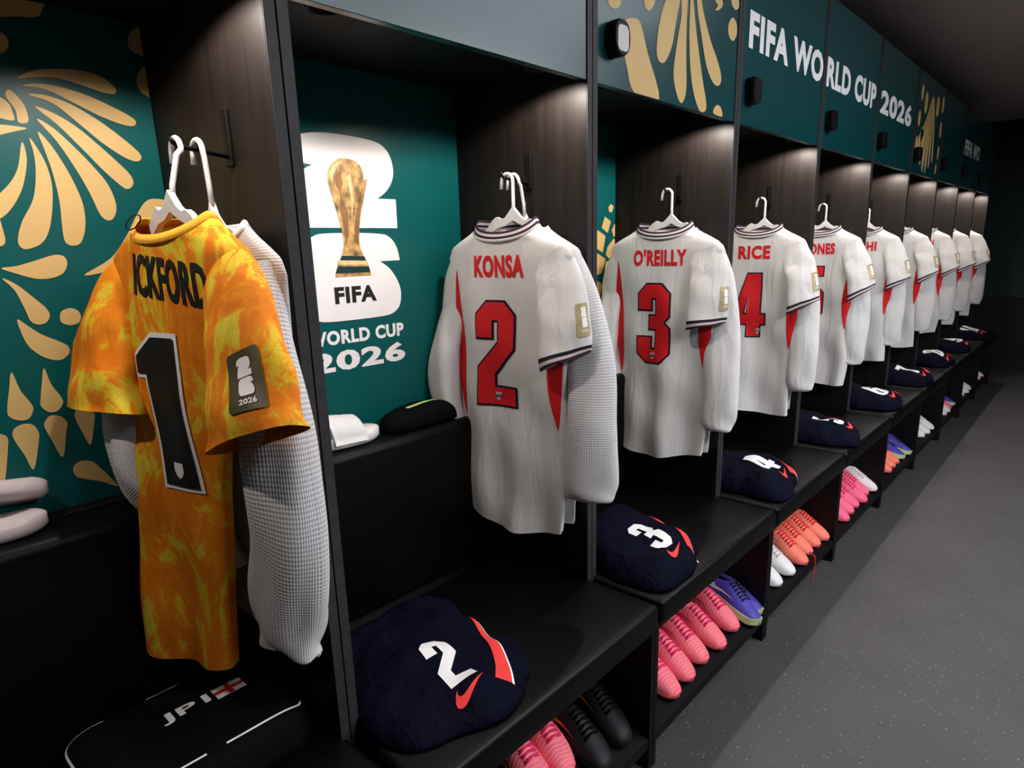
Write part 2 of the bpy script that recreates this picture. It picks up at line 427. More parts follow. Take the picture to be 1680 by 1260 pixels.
SWOOSH = [(1.0, .60), (.62, .30), (.32, .09), (.18, .03), (.08, .05), (.01, .15), (.03, .30), (.12, .48), (.22, .60), (.17, .46), (.18, .36), (.26, .31), (.40, .34)]
def swoosh(x0, y0, w, h=None, flip=False):
    h = h or w * 0.55
    pts = [((1 - a if flip else a) * w + x0, b * h * 1.5 + y0) for a, b in SWOOSH]
    return fill([pts])
def crest(cx, cy, s):
    p = [(-.5, .5), (.5, .5), (.5, -.1), (.3, -.45), (0, -.65), (-.3, -.45), (-.5, -.1)]
    return fill([[(cx + a * s, cy + b * s) for a, b in p]])
def rrect(x0, x1, y0, y1, r, n=5):
    out = []
    for cx, cy, a0 in ((x1 - r, y1 - r, 0), (x0 + r, y1 - r, 90), (x0 + r, y0 + r, 180), (x1 - r, y0 + r, 270)):
        for k in range(n + 1):
            a = math.radians(a0 + 90 * k / n); out.append((cx + r * math.cos(a), cy + r * math.sin(a)))
    return out

def components(shape):
    v, f = shape
    par = list(range(len(v)))
    def find(i):
        while par[i] != i:
            par[i] = par[par[i]]; i = par[i]
        return i
    for fc in f:
        for a in fc[1:]: par[find(a)] = find(fc[0])
    groups = {}
    for fc in f: groups.setdefault(find(fc[0]), []).append(fc)
    out = []
    for g in groups.values():
        ids = sorted(set(i for fc in g for i in fc)); mp = {i: n for n, i in enumerate(ids)}
        out.append(([v[i] for i in ids], [tuple(mp[i] for i in fc) for fc in g]))
    return sorted(out, key=lambda q: min(a for a, b in q[0]))
def words(shape, n):
    """split lettering into n words at its widest gaps"""
    cs = components(shape)
    if n == 1: return [cs]
    gaps = []; hi = -1e9
    for i, c in enumerate(cs):
        lo = min(a for a, b in c[0])
        if i: gaps.append((lo - hi, i))
        hi = max(hi, max(a for a, b in c[0]))
    cutpts = sorted(i for g, i in sorted(gaps)[::-1][:n - 1])
    out = []; st = 0
    for c in cutpts + [len(cs)]: out.append(cs[st:c]); st = c
    return out

def soften(loop, it=2, lim=50):
    """round the gentle corners of an outline, keep the sharp ones"""
    L = [Vector(p) for p in loop]
    for _ in range(it):
        out = []; n = len(L)
        for i in range(n):
            a, b, c = L[i - 1], L[i], L[(i + 1) % n]
            if math.degrees((b - a).angle(c - b)) < lim: out += [b + (a - b) * .25, b + (c - b) * .25]
            else: out.append(b)
        L = out
    return [tuple(p) for p in L]
# ------------------------------------------------------------------ the room
W = 0.8; T = 0.020; DEPTH = 0.448; ZB = 0.516; ZC = 1.796; ZT = 2.352
NL = 10
YEND = 8.6
tag(box('floor', -0.50, 3.8, -2.8, YEND + .05, -0.06, 0.0, 'floor', bev=0), kind='structure')
tag(box('ceiling', -0.50, 3.8, -2.8, YEND + .05, 2.62, 2.70, 'ceiling', bev=0), kind='structure')
tag(box('wall_back', -0.56, -0.475, -2.8, YEND + .05, -0.06, 2.70, 'wall', bev=0), kind='structure')
tag(box('wall_right', 3.8, 3.88, -2.8, YEND + .05, -0.06, 2.70, 'wall', bev=0), kind='structure')
tag(box('wall_near', -0.56, 3.88, -2.88, -2.8, -0.06, 2.70, 'wall', bev=0), kind='structure')
we = tag(box('wall_end', -0.56, 3.88, YEND, YEND + .08, -0.06, 2.70, 'wall', bev=0), kind='structure')
box('printed_panel', -0.44, 1.2, YEND - .012, YEND - .001, 0.75, 2.2, 'teal_dark', we)
EP = []
for (cx, cz, rx, rz_, an) in ((-.10, 1.75, .05, .10, 20), (.06, 1.70, .05, .13, -25), (.20, 1.55, .05, .12, -50), (-.05, 1.50, .045, .12, 10), (.10, 1.38, .06, .06, 0), (.28, 1.32, .05, .10, 30), (-.12, 1.20, .05, .10, -15), (.05, 1.12, .05, .09, 0), (.22, 1.05, .05, .09, 0), (.02, .93, .045, .07, 0), (.38, 1.75, .05, .12, 40), (.5, 1.45, .05, .1, -20), (.6, 1.15, .05, .09, 0)):
    ca, sa = math.cos(math.radians(an)), math.sin(math.radians(an))
    EP.append(fill([[(cx + rx * math.cos(t) * ca - rz_ * math.sin(t) * sa, cz + rx * math.cos(t) * sa + rz_ * math.sin(t) * ca) for t in np.linspace(0, 2 * math.pi, 18, endpoint=False)]]))
decal('printed_pattern', EP, lambda a, b: (a, YEND - .0128, b), 'teal_mid', we)

# ceiling light panels of the aisle
PLAB = ['ceiling light panel of the aisle, nearest the lockers', 'ceiling light panel across the room, nearer the camera', 'ceiling light panel across the room, farther along the aisle']
for j, (px, py) in enumerate(((1.30, 1.95), (2.6, 0.8), (2.6, 2.95))):
    r = empty('ceiling_light', (px, py, 2.62), PLAB[j], 'ceiling light', 'aisle ceiling lights')
    hw, hl = (0.45, 0.95) if j == 0 else (0.30, 0.95)
    bm = bmesh.new()
    for b in ((-hw - .02, -hw, -hl - .02, hl + .02), (hw, hw + .02, -hl - .02, hl + .02), (-hw, hw, -hl - .02, -hl), (-hw, hw, hl, hl + .02)):
        b2 = box_bm(b[0], b[1], b[2], b[3], -0.03, -0.001); me = bpy.data.meshes.new('x'); b2.to_mesh(me); b2.free(); bm.from_mesh(me); bpy.data.meshes.remove(me)
    bm_obj('frame', bm, 'white_plastic', r)
    box('diffuser', -hw, hw, -hl, hl, -0.024, -0.004, 'panel_light' if j == 0 else 'panel_bright', r, bev=0)

# ------------------------------------------------------------------ printed patterns (outlines on the panel, y and z in metres)
PAT_A= [[(-0.233,1.837),(-0.174,1.851),(-0.176,1.835),(-0.181,1.826),(-0.19,1.821),(-0.215,1.817),(-0.238,1.813)],[(-0.242,1.786),(-0.236,1.784),(-0.233,1.774),(-0.238,1.763),(-0.247,1.757)],[(-0.009,1.846),(-0.022,1.84),(-0.036,1.832),(-0.047,1.813),(-0.043,1.797),(-0.023,1.789),(-0.011,1.788)],[(-0.012,1.779),(-0.024,1.774),(-0.036,1.761),(-0.042,1.745),(-0.038,1.728),(-0.021,1.718),(-0.012,1.717)],[(-0.233,1.719),(-0.209,1.735),(-0.176,1.744),(-0.132,1.748),(-0.101,1.743),(-0.083,1.73),(-0.08,1.722),(-0.086,1.716),(-0.105,1.717),(-0.136,1.724),(-0.172,1.73),(-0.208,1.726)],[(-0.227,1.71),(-0.198,1.717),(-0.162,1.715),(-0.123,1.706),(-0.082,1.69),(-0.06,1.679),(-0.054,1.671),(-0.062,1.664),(-0.083,1.666),(-0.118,1.677),(-0.156,1.694),(-0.193,1.709)],[(-0.22,1.697),(-0.192,1.699),(-0.157,1.689),(-0.119,1.668),(-0.083,1.641),(-0.058,1.618),(-0.055,1.607),(-0.065,1.601),(-0.085,1.607),(-0.119,1.63),(-0.15,1.658),(-0.185,1.687)],[(-0.213,1.679),(-0.188,1.672),(-0.157,1.654),(-0.126,1.626),(-0.097,1.597),(-0.079,1.576),(-0.076,1.56),(-0.087,1.55),(-0.1,1.557),(-0.126,1.584),(-0.153,1.617),(-0.185,1.654)],[(-0.214,1.659),(-0.192,1.647),(-0.168,1.622),(-0.142,1.59),(-0.12,1.556),(-0.112,1.52),(-0.119,1.498),(-0.131,1.492),(-0.142,1.503),(-0.152,1.538),(-0.168,1.58),(-0.19,1.625)],[(-0.216,1.638),(-0.203,1.623),(-0.189,1.595),(-0.176,1.56),(-0.167,1.52),(-0.169,1.483),(-0.18,1.454),(-0.194,1.447),(-0.206,1.454),(-0.206,1.482),(-0.203,1.521),(-0.205,1.569),(-0.211,1.609)],[(-0.23,1.627),(-0.22,1.608),(-0.212,1.582),(-0.21,1.548),(-0.217,1.507),(-0.228,1.472),(-0.243,1.451),(-0.266,1.442),(-0.275,1.448),(-0.275,1.461),(-0.264,1.489),(-0.242,1.526),(-0.231,1.567),(-0.228,1.601)],[(-0.242,1.619),(-0.239,1.596),(-0.246,1.566),(-0.258,1.536),(-0.277,1.508),(-0.294,1.493),(-0.322,1.478),(-0.325,1.491),(-0.297,1.524),(-0.27,1.552),(-0.254,1.579)],[(-0.245,1.701),(-0.234,1.69),(-0.227,1.675),(-0.227,1.653),(-0.241,1.651),(-0.242,1.67),(-0.252,1.691)],[(-0.277,1.684),(-0.26,1.687),(-0.25,1.679),(-0.247,1.667),(-0.247,1.653),(-0.266,1.654),(-0.282,1.654)],[(-0.284,1.643),(-0.268,1.644),(-0.251,1.644),(-0.231,1.642),(-0.253,1.634),(-0.27,1.628),(-0.288,1.623)],[(-0.186,1.393),(-0.138,1.422),(-0.106,1.46),(-0.077,1.506),(-0.058,1.529),(-0.037,1.534),(-0.016,1.526),(-0.007,1.488),(-0.012,1.448),(-0.06,1.413),(-0.12,1.404)],[(-0.307,1.411),(-0.285,1.414),(-0.254,1.423),(-0.228,1.431),(-0.213,1.429),(-0.209,1.416),(-0.218,1.399),(-0.238,1.391),(-0.26,1.391),(-0.285,1.4)],[(-0.309,1.394),(-0.291,1.383),(-0.271,1.36),(-0.256,1.341),(-0.251,1.327),(-0.258,1.314),(-0.27,1.311),(-0.281,1.318),(-0.286,1.34),(-0.295,1.373)],[(-0.236,1.322),(-0.231,1.332),(-0.217,1.336),(-0.206,1.33),(-0.203,1.319),(-0.209,1.308),(-0.223,1.305),(-0.235,1.311)],[(-0.3,1.323),(-0.288,1.312),(-0.27,1.294),(-0.245,1.278),(-0.232,1.267),(-0.233,1.254),(-0.247,1.244),(-0.263,1.247),(-0.279,1.258),(-0.292,1.276),(-0.298,1.299)],[(-0.158,1.366),(-0.145,1.378),(-0.129,1.374),(-0.107,1.353),(-0.08,1.331),(-0.096,1.324),(-0.131,1.337),(-0.144,1.342),(-0.156,1.354)],[(-0.184,1.29),(-0.171,1.302),(-0.15,1.306),(-0.123,1.295),(-0.104,1.277),(-0.135,1.265),(-0.17,1.269),(-0.182,1.276)],[(-0.324,1.233),(-0.317,1.199),(-0.305,1.171),(-0.305,1.159),(-0.314,1.146),(-0.328,1.146),(-0.341,1.156),(-0.341,1.171),(-0.333,1.202)],[(-0.276,1.233),(-0.27,1.202),(-0.259,1.177),(-0.258,1.164),(-0.268,1.152),(-0.282,1.152),(-0.292,1.165),(-0.291,1.176),(-0.284,1.205)],[(-0.227,1.231),(-0.221,1.206),(-0.212,1.181),(-0.212,1.169),(-0.22,1.158),(-0.234,1.158),(-0.243,1.167),(-0.244,1.178),(-0.236,1.208)],[(-0.322,1.052),(-0.305,1.106),(-0.304,1.121),(-0.31,1.134),(-0.324,1.138),(-0.337,1.133),(-0.342,1.122),(-0.339,1.106),(-0.331,1.082)],[(-0.275,1.063),(-0.261,1.111),(-0.257,1.126),(-0.265,1.14),(-0.28,1.145),(-0.29,1.137),(-0.293,1.126),(-0.287,1.102)],[(-0.227,1.076),(-0.214,1.117),(-0.211,1.134),(-0.217,1.147),(-0.23,1.151),(-0.241,1.145),(-0.243,1.131),(-0.237,1.106)],[(-0.38,1.124),(-0.37,1.131),(-0.359,1.128),(-0.35,1.12),(-0.352,1.102),(-0.365,1.049),(-0.381,1.001),(-0.383,1.072)],[(-0.194,0.982),(-0.222,1.033),(-0.234,1.045),(-0.25,1.048),(-0.262,1.039),(-0.261,1.023),(-0.249,1.013),(-0.22,0.999)]]
PAT_D= [[(0.859,2.001),(0.863,1.98),(0.87,1.97),(0.893,1.968),(0.915,1.98),(0.918,1.992),(0.92,2.015)],[(1.008,2.03),(1.021,2.016),(1.028,2.003),(1.047,1.997),(1.068,2.012),(1.078,2.029),(1.095,2.069),(1.063,2.067)],[(0.962,1.963),(0.998,1.967),(1.017,1.95),(1.045,1.901),(1.109,1.798),(0.985,1.797),(0.947,1.854),(0.922,1.908),(0.919,1.933),(0.933,1.951)],[(1.23,2.138),(1.219,2.092),(1.207,2.058),(1.189,2.004),(1.171,1.943),(1.145,1.904),(1.121,1.889),(1.098,1.895),(1.09,1.922),(1.1,1.979),(1.13,2.041),(1.182,2.102)],[(1.259,2.152),(1.252,2.1),(1.25,2.068),(1.247,2.01),(1.25,1.938),(1.257,1.846),(1.239,1.809),(1.217,1.81),(1.192,1.843),(1.182,1.881),(1.199,1.961),(1.216,2.022),(1.214,2.06),(1.232,2.114)],[(1.273,2.156),(1.276,2.106),(1.281,2.075),(1.307,1.995),(1.352,1.888),(1.384,1.821),(1.369,1.798),(1.344,1.798),(1.308,1.832),(1.28,1.89),(1.265,1.974),(1.263,2.071),(1.265,2.122)],[(1.288,2.16),(1.309,2.12),(1.329,2.086),(1.345,2.056),(1.392,1.998),(1.449,1.946),(1.475,1.907),(1.459,1.884),(1.42,1.887),(1.373,1.926),(1.334,2.001),(1.308,2.055),(1.293,2.116)],[(1.395,2.134),(1.414,2.105),(1.433,2.096),(1.417,2.08),(1.442,2.086),(1.463,2.103),(1.46,2.116),(1.445,2.14)],[(1.505,2.154),(1.518,2.129),(1.528,2.117),(1.553,2.11),(1.578,2.125),(1.572,2.141),(1.558,2.174)],[(1.507,2.048),(1.512,2.068),(1.534,2.085),(1.56,2.078),(1.569,2.06),(1.565,2.039),(1.542,2.022),(1.517,2.03)],[(1.432,1.803),(1.439,1.821),(1.461,1.83),(1.484,1.823),(1.492,1.801)]]
PAT_P= [[(1.532,1.56),(1.549,1.572),(1.568,1.564),(1.554,1.541),(1.537,1.545)],[(1.51,1.526),(1.55,1.51),(1.529,1.468),(1.489,1.487)],[(1.555,1.478),(1.574,1.502),(1.589,1.498),(1.589,1.458),(1.569,1.453)],[(1.463,1.478),(1.515,1.458),(1.498,1.398),(1.438,1.421)],[(1.516,1.39),(1.529,1.419),(1.569,1.448),(1.59,1.443),(1.591,1.398),(1.539,1.375)],[(1.438,1.406),(1.516,1.375),(1.49,1.322),(1.438,1.315)],[(1.438,1.305),(1.5,1.282),(1.473,1.223),(1.43,1.207)],[(1.516,1.365),(1.562,1.369),(1.544,1.32),(1.508,1.301)]]

def clampz(sh, zmax, ymin, ymax, zmin=0.98):
    return [(min(max(a, ymin), ymax), min(max(b, zmin), zmax)) for a, b in sh]
def pattern_shapes(pats, mirror=None, zmax=1.845, ymin=-.775, ymax=-.023, off=0.0, zmin=0.98):
    out = []
    for s in pats:
        q = [(p.x, p.y) for p in catmull([(a, b, 0) for a, b in s], 4)]
        qs = [q]
        if mirror is not None:
            m = [(2 * mirror - a, b) for a, b in q][::-1]
            if max(a for a, b in m) < mirror - 0.001 and min(b for a, b in m) > 1.42: qs.append(m)
        for w in qs:
            w = clampz([(a + off, b) for a, b in w], zmax, ymin, ymax, zmin)
            if max(b for a, b in w) - min(b for a, b in w) > .004 and max(a for a, b in w) - min(a for a, b in w) > .004:
                out.append(fill([w]))
    return out
TWO = [(.252, 1.622), (.256, 1.655), (.276, 1.682), (.321, 1.694), (.392, 1.697), (.485, 1.692), (.52, 1.683), (.543, 1.66), (.551, 1.621), (.541, 1.592), (.52, 1.569), (.493, 1.553), (.551, 1.553), (.55, 1.481), (.252, 1.481), (.252, 1.505), (.258, 1.55), (.272, 1.59), (.294, 1.614), (.315, 1.622), (.29, 1.624)]
SIX = [(.252, 1.36), (.255, 1.41), (.27, 1.445), (.297, 1.462), (.323, 1.469), (.5, 1.469), (.528, 1.456), (.545, 1.432), (.551, 1.399), (.486, 1.398), (.514, 1.382), (.538, 1.351), (.549, 1.32), (.544, 1.283), (.522, 1.263), (.487, 1.256), (.32, 1.256), (.285, 1.262), (.262, 1.283), (.253, 1.32)]
TROPHY = [(0.406, 1.644), (0.38, 1.639), (0.357, 1.619), (0.349, 1.593), (0.356, 1.567), (0.367, 1.525), (0.381, 1.465), (0.381, 1.438), (0.372, 1.416), (0.36, 1.394), (0.348, 1.364), (0.455, 1.364), (0.449, 1.391), (0.438, 1.411), (0.428, 1.431), (0.427, 1.46), (0.435, 1.504), (0.45, 1.549), (0.461, 1.583), (0.465, 1.598), (0.455, 1.596), (0.454, 1.62), (0.439, 1.638)]
TWO, SIX, TROPHY = soften(TWO), soften(SIX), soften(TROPHY, 2, 40)
def badge_shapes(cx, cy, h):
    """small white '26' mark, height h"""
    s = h / 0.441
    return [fill([[((a - .402) * s + cx, (b - 1.4765) * s + cy) for a, b in L]]) for L in (TWO, SIX)]
def fountain():
    """feathers falling from one point, dots at both sides (door-local y 0..W)"""
    sh = []
    for i, (dx, w) in enumerate(((-.24, .030), (-.15, .032), (-.07, .030), (.01, .030), (.09, .030), (.17, .032))):
        top = (0.40 + dx * .12, 2.27 - abs(dx) * .1); bot = (0.38 + dx, 1.80 + abs(dx + .03) * .45)
        mid = (0.40 + dx * .55, 2.10)
        L = catmull([(top[0], top[1], 0), (mid[0] - w * .5, mid[1], 0), (bot[0] - w, bot[1] + .09, 0), (bot[0] - w * .3, bot[1], 0), (bot[0] + w * .6, bot[1] + .03, 0), (mid[0] + w * .6, mid[1], 0)], 5)
        sh.append(fill([clampz([(p.x, p.y) for p in L], 2.34, .03, .77, 1.80)]))
    for (cx, cz, rx, rz_) in ((.10, 2.24, .03, .045), (.09, 2.10, .03, .045), (.08, 1.96, .028, .045), (.70, 2.25, .035, .05), (.71, 2.10, .03, .05), (.72, 1.96, .028, .045), (.70, 1.86, .022, .035), (.22, 2.20, .04, .06), (.20, 2.02, .03, .05), (.55, 2.22, .045, .06)):
        sh.append(fill([[(cx + rx * math.cos(t), cz + rz_ * math.sin(t)) for t in np.linspace(0, 2 * math.pi, 16, endpoint=False)]]))
    return sh

def lock(parent, keypad):
    cy, cz = 0.083, 1.899
    r = 0.036
    bm = bmesh.new()
    n = 28
    prof = [(0.0, r * .96), (0.004, r), (0.024, r), (0.030, r * .93)]
    rings = []
    for x, rr in prof:
        ring = []
        for k in range(n):
            a = 2 * math.pi * k / n
            p = 4.0 if not keypad else 2.4
            c, s = math.cos(a), math.sin(a)
            q = (abs(c) ** p + abs(s) ** p) ** (-1 / p)
            ring.append(bm.verts.new((x, cy + rr * .93 * q * c, cz + rr * 1.12 * q * s)))
        rings.append(ring)
    for a, b in zip(rings, rings[1:]):
        for k in range(n): bm.faces.new((a[k], a[(k + 1) % n], b[(k + 1) % n], b[k]))
    bm.faces.new(rings[-1])
    o = bm_obj('door_lock', bm, 'black_plastic', parent)
    # the key face and keys
    if keypad:
        x = 0.0305
        L = rrect(cy - .022, cy + .024, cz - .030, cz + .026, .014)
        L = [(a, b) for a, b in L]
        decal('key_face', [fill([L])], lambda a, b: (x, a, b), 'keypad', o)
    return o

def make_locker(k):
    y0 = (k - 2) * W
    lab = {1: 'dark wood locker with gold feather print, hung with the orange and yellow shirt',
           2: 'dark wood locker with white emblem print on its teal back panel'}.get(k, 'dark wood locker hung with the white shirt numbered %s' % ['', '', '', 'three', 'four', 'five', 'six', 'seven', 'eight', 'nine', 'ten'][k])
    R = empty('locker', (0, y0, 0), lab, 'locker', 'row of lockers')
    for a, b in ((0.001, 0.001 + T), (W - 0.001 - T, W - 0.001)):
        sp_ = box('side_panel', -DEPTH - .02, -.001, a, b, 0.0, ZT, 'wood', R, 0.0008)
        box('lit_edge_strip', -.0009, .0006, a + .0006, b - .0006, 0.0, ZT - .001, 'edge', sp_, 0)  # added strip that carries the painted light of the front edge
    i0, i1 = 0.0015 + T, W - 0.0015 - T
    bp = box('back_panel', -DEPTH - .018, -DEPTH, i0, i1, 0.44, 1.87, 'teal', R, 0)
    box('ledge', -DEPTH, -DEPTH + .035, i0, i1, 0.935, 0.965, 'wood', R, 0.002)
    box('cabinet_floor', -DEPTH, -0.022, i0, i1, 1.846, 1.862, 'board', R, 0)
    box('cabinet_top', -DEPTH, -0.022, i0, i1, ZT - .02, ZT - .002, 'board', R, 0)
    door = box('door', -0.021, -0.002, i0 + .001, i1 - .001, ZC, ZT - .001, 'teal_door', R, 0.001)
    lock(door, k == 3)
    # prints
    dm = lambda a, b: (-0.0012, a, b)
    pm = lambda a, b: (-DEPTH + .0008, a, b)
    if k == 3:
        decal('printed_pattern', pattern_shapes(PAT_D, None, 2.34, .025, .775, -W, 1.7975), dm, 'gold', door, step=.00008)
    if k == 7:
        decal('printed_pattern', fountain(), dm, 'gold', door, step=.00008)
    txt = {4: ('FIFA WO', .062, .788), 5: ('RLD CUP', .012, .752), 6: ('2026', .045, .70), 9: ('FIFA WO', .062, .788)}.get(k)
    if txt:
        a0, a1 = txt[1], min(txt[2], .776)
        a0 = max(a0, .025)
        for wd in words(place2(text_shape(txt[0], .045), a0, 2.026, a1 - a0, .112), len(txt[0].split())): decal('lettering', wd, dm, 'white_print', door)
    if k == 2:
        decal('printed_emblem', [fill([TWO]), fill([SIX])], pm, 'white_print', bp)
        pm2 = lambda a, b: (-DEPTH + .0016, a, b)
        pm3 = lambda a, b: (-DEPTH + .0024, a, b)
        decal('printed_trophy', [fill([TROPHY])], pm2, 'trophy', bp)
        decal('trophy_shading', [fill([[(.372, 1.60), (.388, 1.612), (.393, 1.585), (.383, 1.566), (.374, 1.578)]]),
                                 fill([[(.383, 1.56), (.40, 1.52), (.397, 1.47), (.388, 1.44), (.386, 1.47), (.380, 1.52)]]),
                                 fill([[(.45, 1.585), (.437, 1.55), (.42, 1.50), (.413, 1.45), (.424, 1.438), (.427, 1.47), (.437, 1.52)]]),
                                 fill([[(.425, 1.575), (.437, 1.58), (.440, 1.562), (.428, 1.555)]])], pm3, 'trophy_dark', bp)
        for L in ([(.358, 1.602), (.368, 1.624), (.39, 1.634), (.378, 1.618), (.368, 1.60), (.362, 1.575)], [(.405, 1.60), (.412, 1.55), (.408, 1.49), (.416, 1.53), (.42, 1.58), (.415, 1.61)], [(.36, 1.404), (.442, 1.401), (.446, 1.391), (.357, 1.393)]):
            decal('trophy_highlight', [fill([L])], pm3, 'trophy_light', bp)
        decal('trophy_bands', [fill([[(.372, 1.415), (.4375, 1.412), (.4425, 1.401), (.366, 1.404)]]), fill([[(.357, 1.389), (.4492, 1.387), (.453, 1.372), (.350, 1.373)]])], pm3, 'teal_mid', bp)
        decal('lettering', [place2(text_shape('FIFA', .045), .342, 1.299, .125, .041)], pm2, 'black_print', bp)
        for wd in words(place2(text_shape('WORLD CUP', .045), .256, 1.199, .292, .036), 2): decal('lettering', wd, pm, 'white_print', bp)
        decal('lettering', [place2(text_shape('2026', .04), .256, 1.132, .292, .052)], pm, 'white_print', bp)
    elif k == 1:
        decal('printed_pattern', pattern_shapes(PAT_A, -.25, off=W, ymin=.025, ymax=.777), pm, 'gold', bp, step=.00012)
    elif k == 3:
        decal('printed_pattern', [fill([clampz([(a - W, b) for a, b in s], 1.81, .025, .777)]) for s in PAT_P], pm, 'gold', bp)
    else:
        decal('printed_pattern', pattern_shapes(PAT_A, -.25, off=W, ymin=.025, ymax=.777), pm, 'gold', bp, step=.00012)
    # cushions and bench
    box('back_cushion', -DEPTH + .002, -0.315, 0.035, W - .035, ZB + .004, 0.962, 'leather', R, 0.022, 4)
    box('seat_cushion', -0.310, 0.222, 0.006, W - .006, 0.447, ZB, 'leather', R, 0.016, 4)
    box('seat_board', -0.40, 0.206, 0.021, W - .021, 0.428, 0.446, 'board', R, 0.001)
    for a, b in ((0.001, 0.019), (W - .019, W - .001)):
        box('base_panel', 0.0005, 0.206, a, b, 0.0, 0.446, 'board', R, 0.001)
    # sloping shoe shelf
    bm = box_bm(-0.42, 0.204, i0, i1, -0.03, 0.0)
    for v in bm.verts: v.co.z += 0.104 + (0.204 - v.co.x) * 0.22
    bm_obj('shoe_shelf', bm, 'board', R)
    # coat hook on the far side panel
    hx, pl = (-0.182, .104) if k > 1 else (-0.150, .092)
    hk = box('coat_hook', hx - .010, hx + .010, W - T - .007, W - T - .0008, 1.565, 1.655, 'black_plastic', R, 0.002)
    yy = W - T - .004
    tube('hook_peg', [(hx, yy, 1.580), (hx, yy - .05, 1.587), (hx, yy - pl + .009, 1.5905), (hx, yy - pl + .002, 1.596), (hx, yy - pl, 1.603)], 0.0036, 'black_plastic', hk, 8)
    # downlights under the cabinet, one towards either side panel, each in a short black baffle
    for ly in (0.125, W - .125):
        lx = -0.062
        V = []; Fc = []
        n = 20
        for (r, z) in ((.031, 1.8458), (.031, 1.812), (.028, 1.812), (.027, 1.8455)):
            for q in range(n): V.append((lx + r * math.cos(2 * math.pi * q / n), ly + r * math.sin(2 * math.pi * q / n), z))
        for i in range(3):
            for q in range(n): Fc.append((i * n + q, i * n + (q + 1) % n, (i + 1) * n + (q + 1) % n, (i + 1) * n + q))
        dl = mesh('downlight', V, Fc, 'black_plastic', R)
        mesh('lens', [(lx + .0265 * math.cos(2 * math.pi * q / n), ly + .0265 * math.sin(2 * math.pi * q / n), 1.8450) for q in range(n)], [tuple(range(n - 1, -1, -1))], 'lamp', dl)
        ld = bpy.data.lights.new('downlight_lamp', 'SPOT'); ld.energy = SPOT_W; ld.color = (1.0, 0.90, 0.82)
        ld.spot_size = math.radians(160); ld.spot_blend = 0.3; ld.shadow_soft_size = 0.012
        lo = bpy.data.objects.new('downlight_lamp', ld); COL.objects.link(lo); lo.parent = dl
        lo.location = (lx, ly, 1.809)
    return R
for k in range(1, NL + 1): make_locker(k)
# ------------------------------------------------------------------ garments on hangers
WORD = ['zero', 'one', 'two', 'three', 'four', 'five', 'six', 'seven', 'eight', 'nine', 'ten']
ZH = 0.69                                     # height of the hems; garment-local z starts here
class Body:
    """flattened tube of cloth. local x across, -y towards the camera, z up from the hem"""
    def __init__(s, seed, w=1.0, d=1.0, top=0.785, lean=(0.0, 0.0), amp=1.0, hem=0.0, dip=0.034, hemslope=0.0, ws=None, cs=None):
        r = random.Random(seed)
        s.top = top; s.wm = w; s.dm = d; s.lean = lean; s.amp = amp; s.dip = dip; s.hem = hem; s.hs = hemslope
        s.zs = np.array([0, .15, .35, .55, .66, .71, .735, .752, .768, .785]) * (top / .785)
        s.ws = np.array([.178, .186, .190, .200, .205, .208, .196, .165, .132, .104]) * w
        if ws: s.ws = np.array(ws)
        s.cs = np.array(cs) if cs else np.zeros(10)
        s.ds = np.array([.030, .030, .031, .033, .034, .034, .033, .033, .036, .042]) * d
        s.ph = [r.uniform(0, 6.28) for _ in range(8)]; s.k = [r.uniform(16, 22), r.uniform(28, 38), r.uniform(50, 62)]
        s.dr = [r.uniform(-4, 4) for _ in range(4)]
    def W(s, z): return float(np.interp(z, s.zs, s.ws))
    def C(s, z): return float(np.interp(z, s.zs, s.cs))
    def D(s, z): return float(np.interp(z, s.zs, s.ds))
    def pt(s, a, z):
        w, d = s.W(z), s.D(z)
        c, sn = math.cos(a), math.sin(a)
        u = w * c
        n = d * math.copysign(abs(sn) ** 0.8, sn)
        h = 1 - z / s.top
        A = s.amp * (0.0008 + 0.0115 * h ** 1.3)
        win = max(0.0, 1 - abs(c) ** 4)
        fold = A * (math.sin(s.k[0] * u + s.ph[0] + s.dr[0] * z) + .6 * math.sin(s.k[1] * u + s.ph[1] + s.dr[1] * z) + .25 * math.sin(s.k[2] * u + s.ph[2] + s.dr[2] * z))
        fold += s.amp * .0022 * math.sin(26 * (z + u * .8) + s.ph[3]) * min(1, h * 3)
        n += fold * win * (1.0 if sn > 0 else 0.5)
        u += s.amp * .006 * h * math.sin(11 * z + s.ph[4]) * abs(c)
        n += (s.lean[0] * max(0, c) + s.lean[1] * max(0, -c) + .5 * (s.lean[0] + s.lean[1]) * (1 - abs(c))) * h ** .8
        zz = z
        t = max(0.0, (z - s.top + .05) / .05)
        zz -= t * t * (s.dip * max(0, sn) + .004 * max(0, -sn))
        if z < .12:
            b = (1 - z / .12)
            zz += b * (s.hem * math.sin(14 * u + s.ph[5]) + s.hs * u - (.012 * max(0, sn) ** 2 if sn > 0 else -.006))
        return Vector((u + s.C(z), -n, zz))
    def front(s, u, z, off=.0016):
        c = max(-.999, min(.999, (u - s.C(z)) / s.W(z)))
        p = s.pt(math.acos(c), z)
        return Vector((p.x, p.y - off, p.z))
    def side(s, a, z, off=.0016):
        p = s.pt(a, z); q = Vector((math.cos(a), -math.sin(a), 0))
        return p + q * off
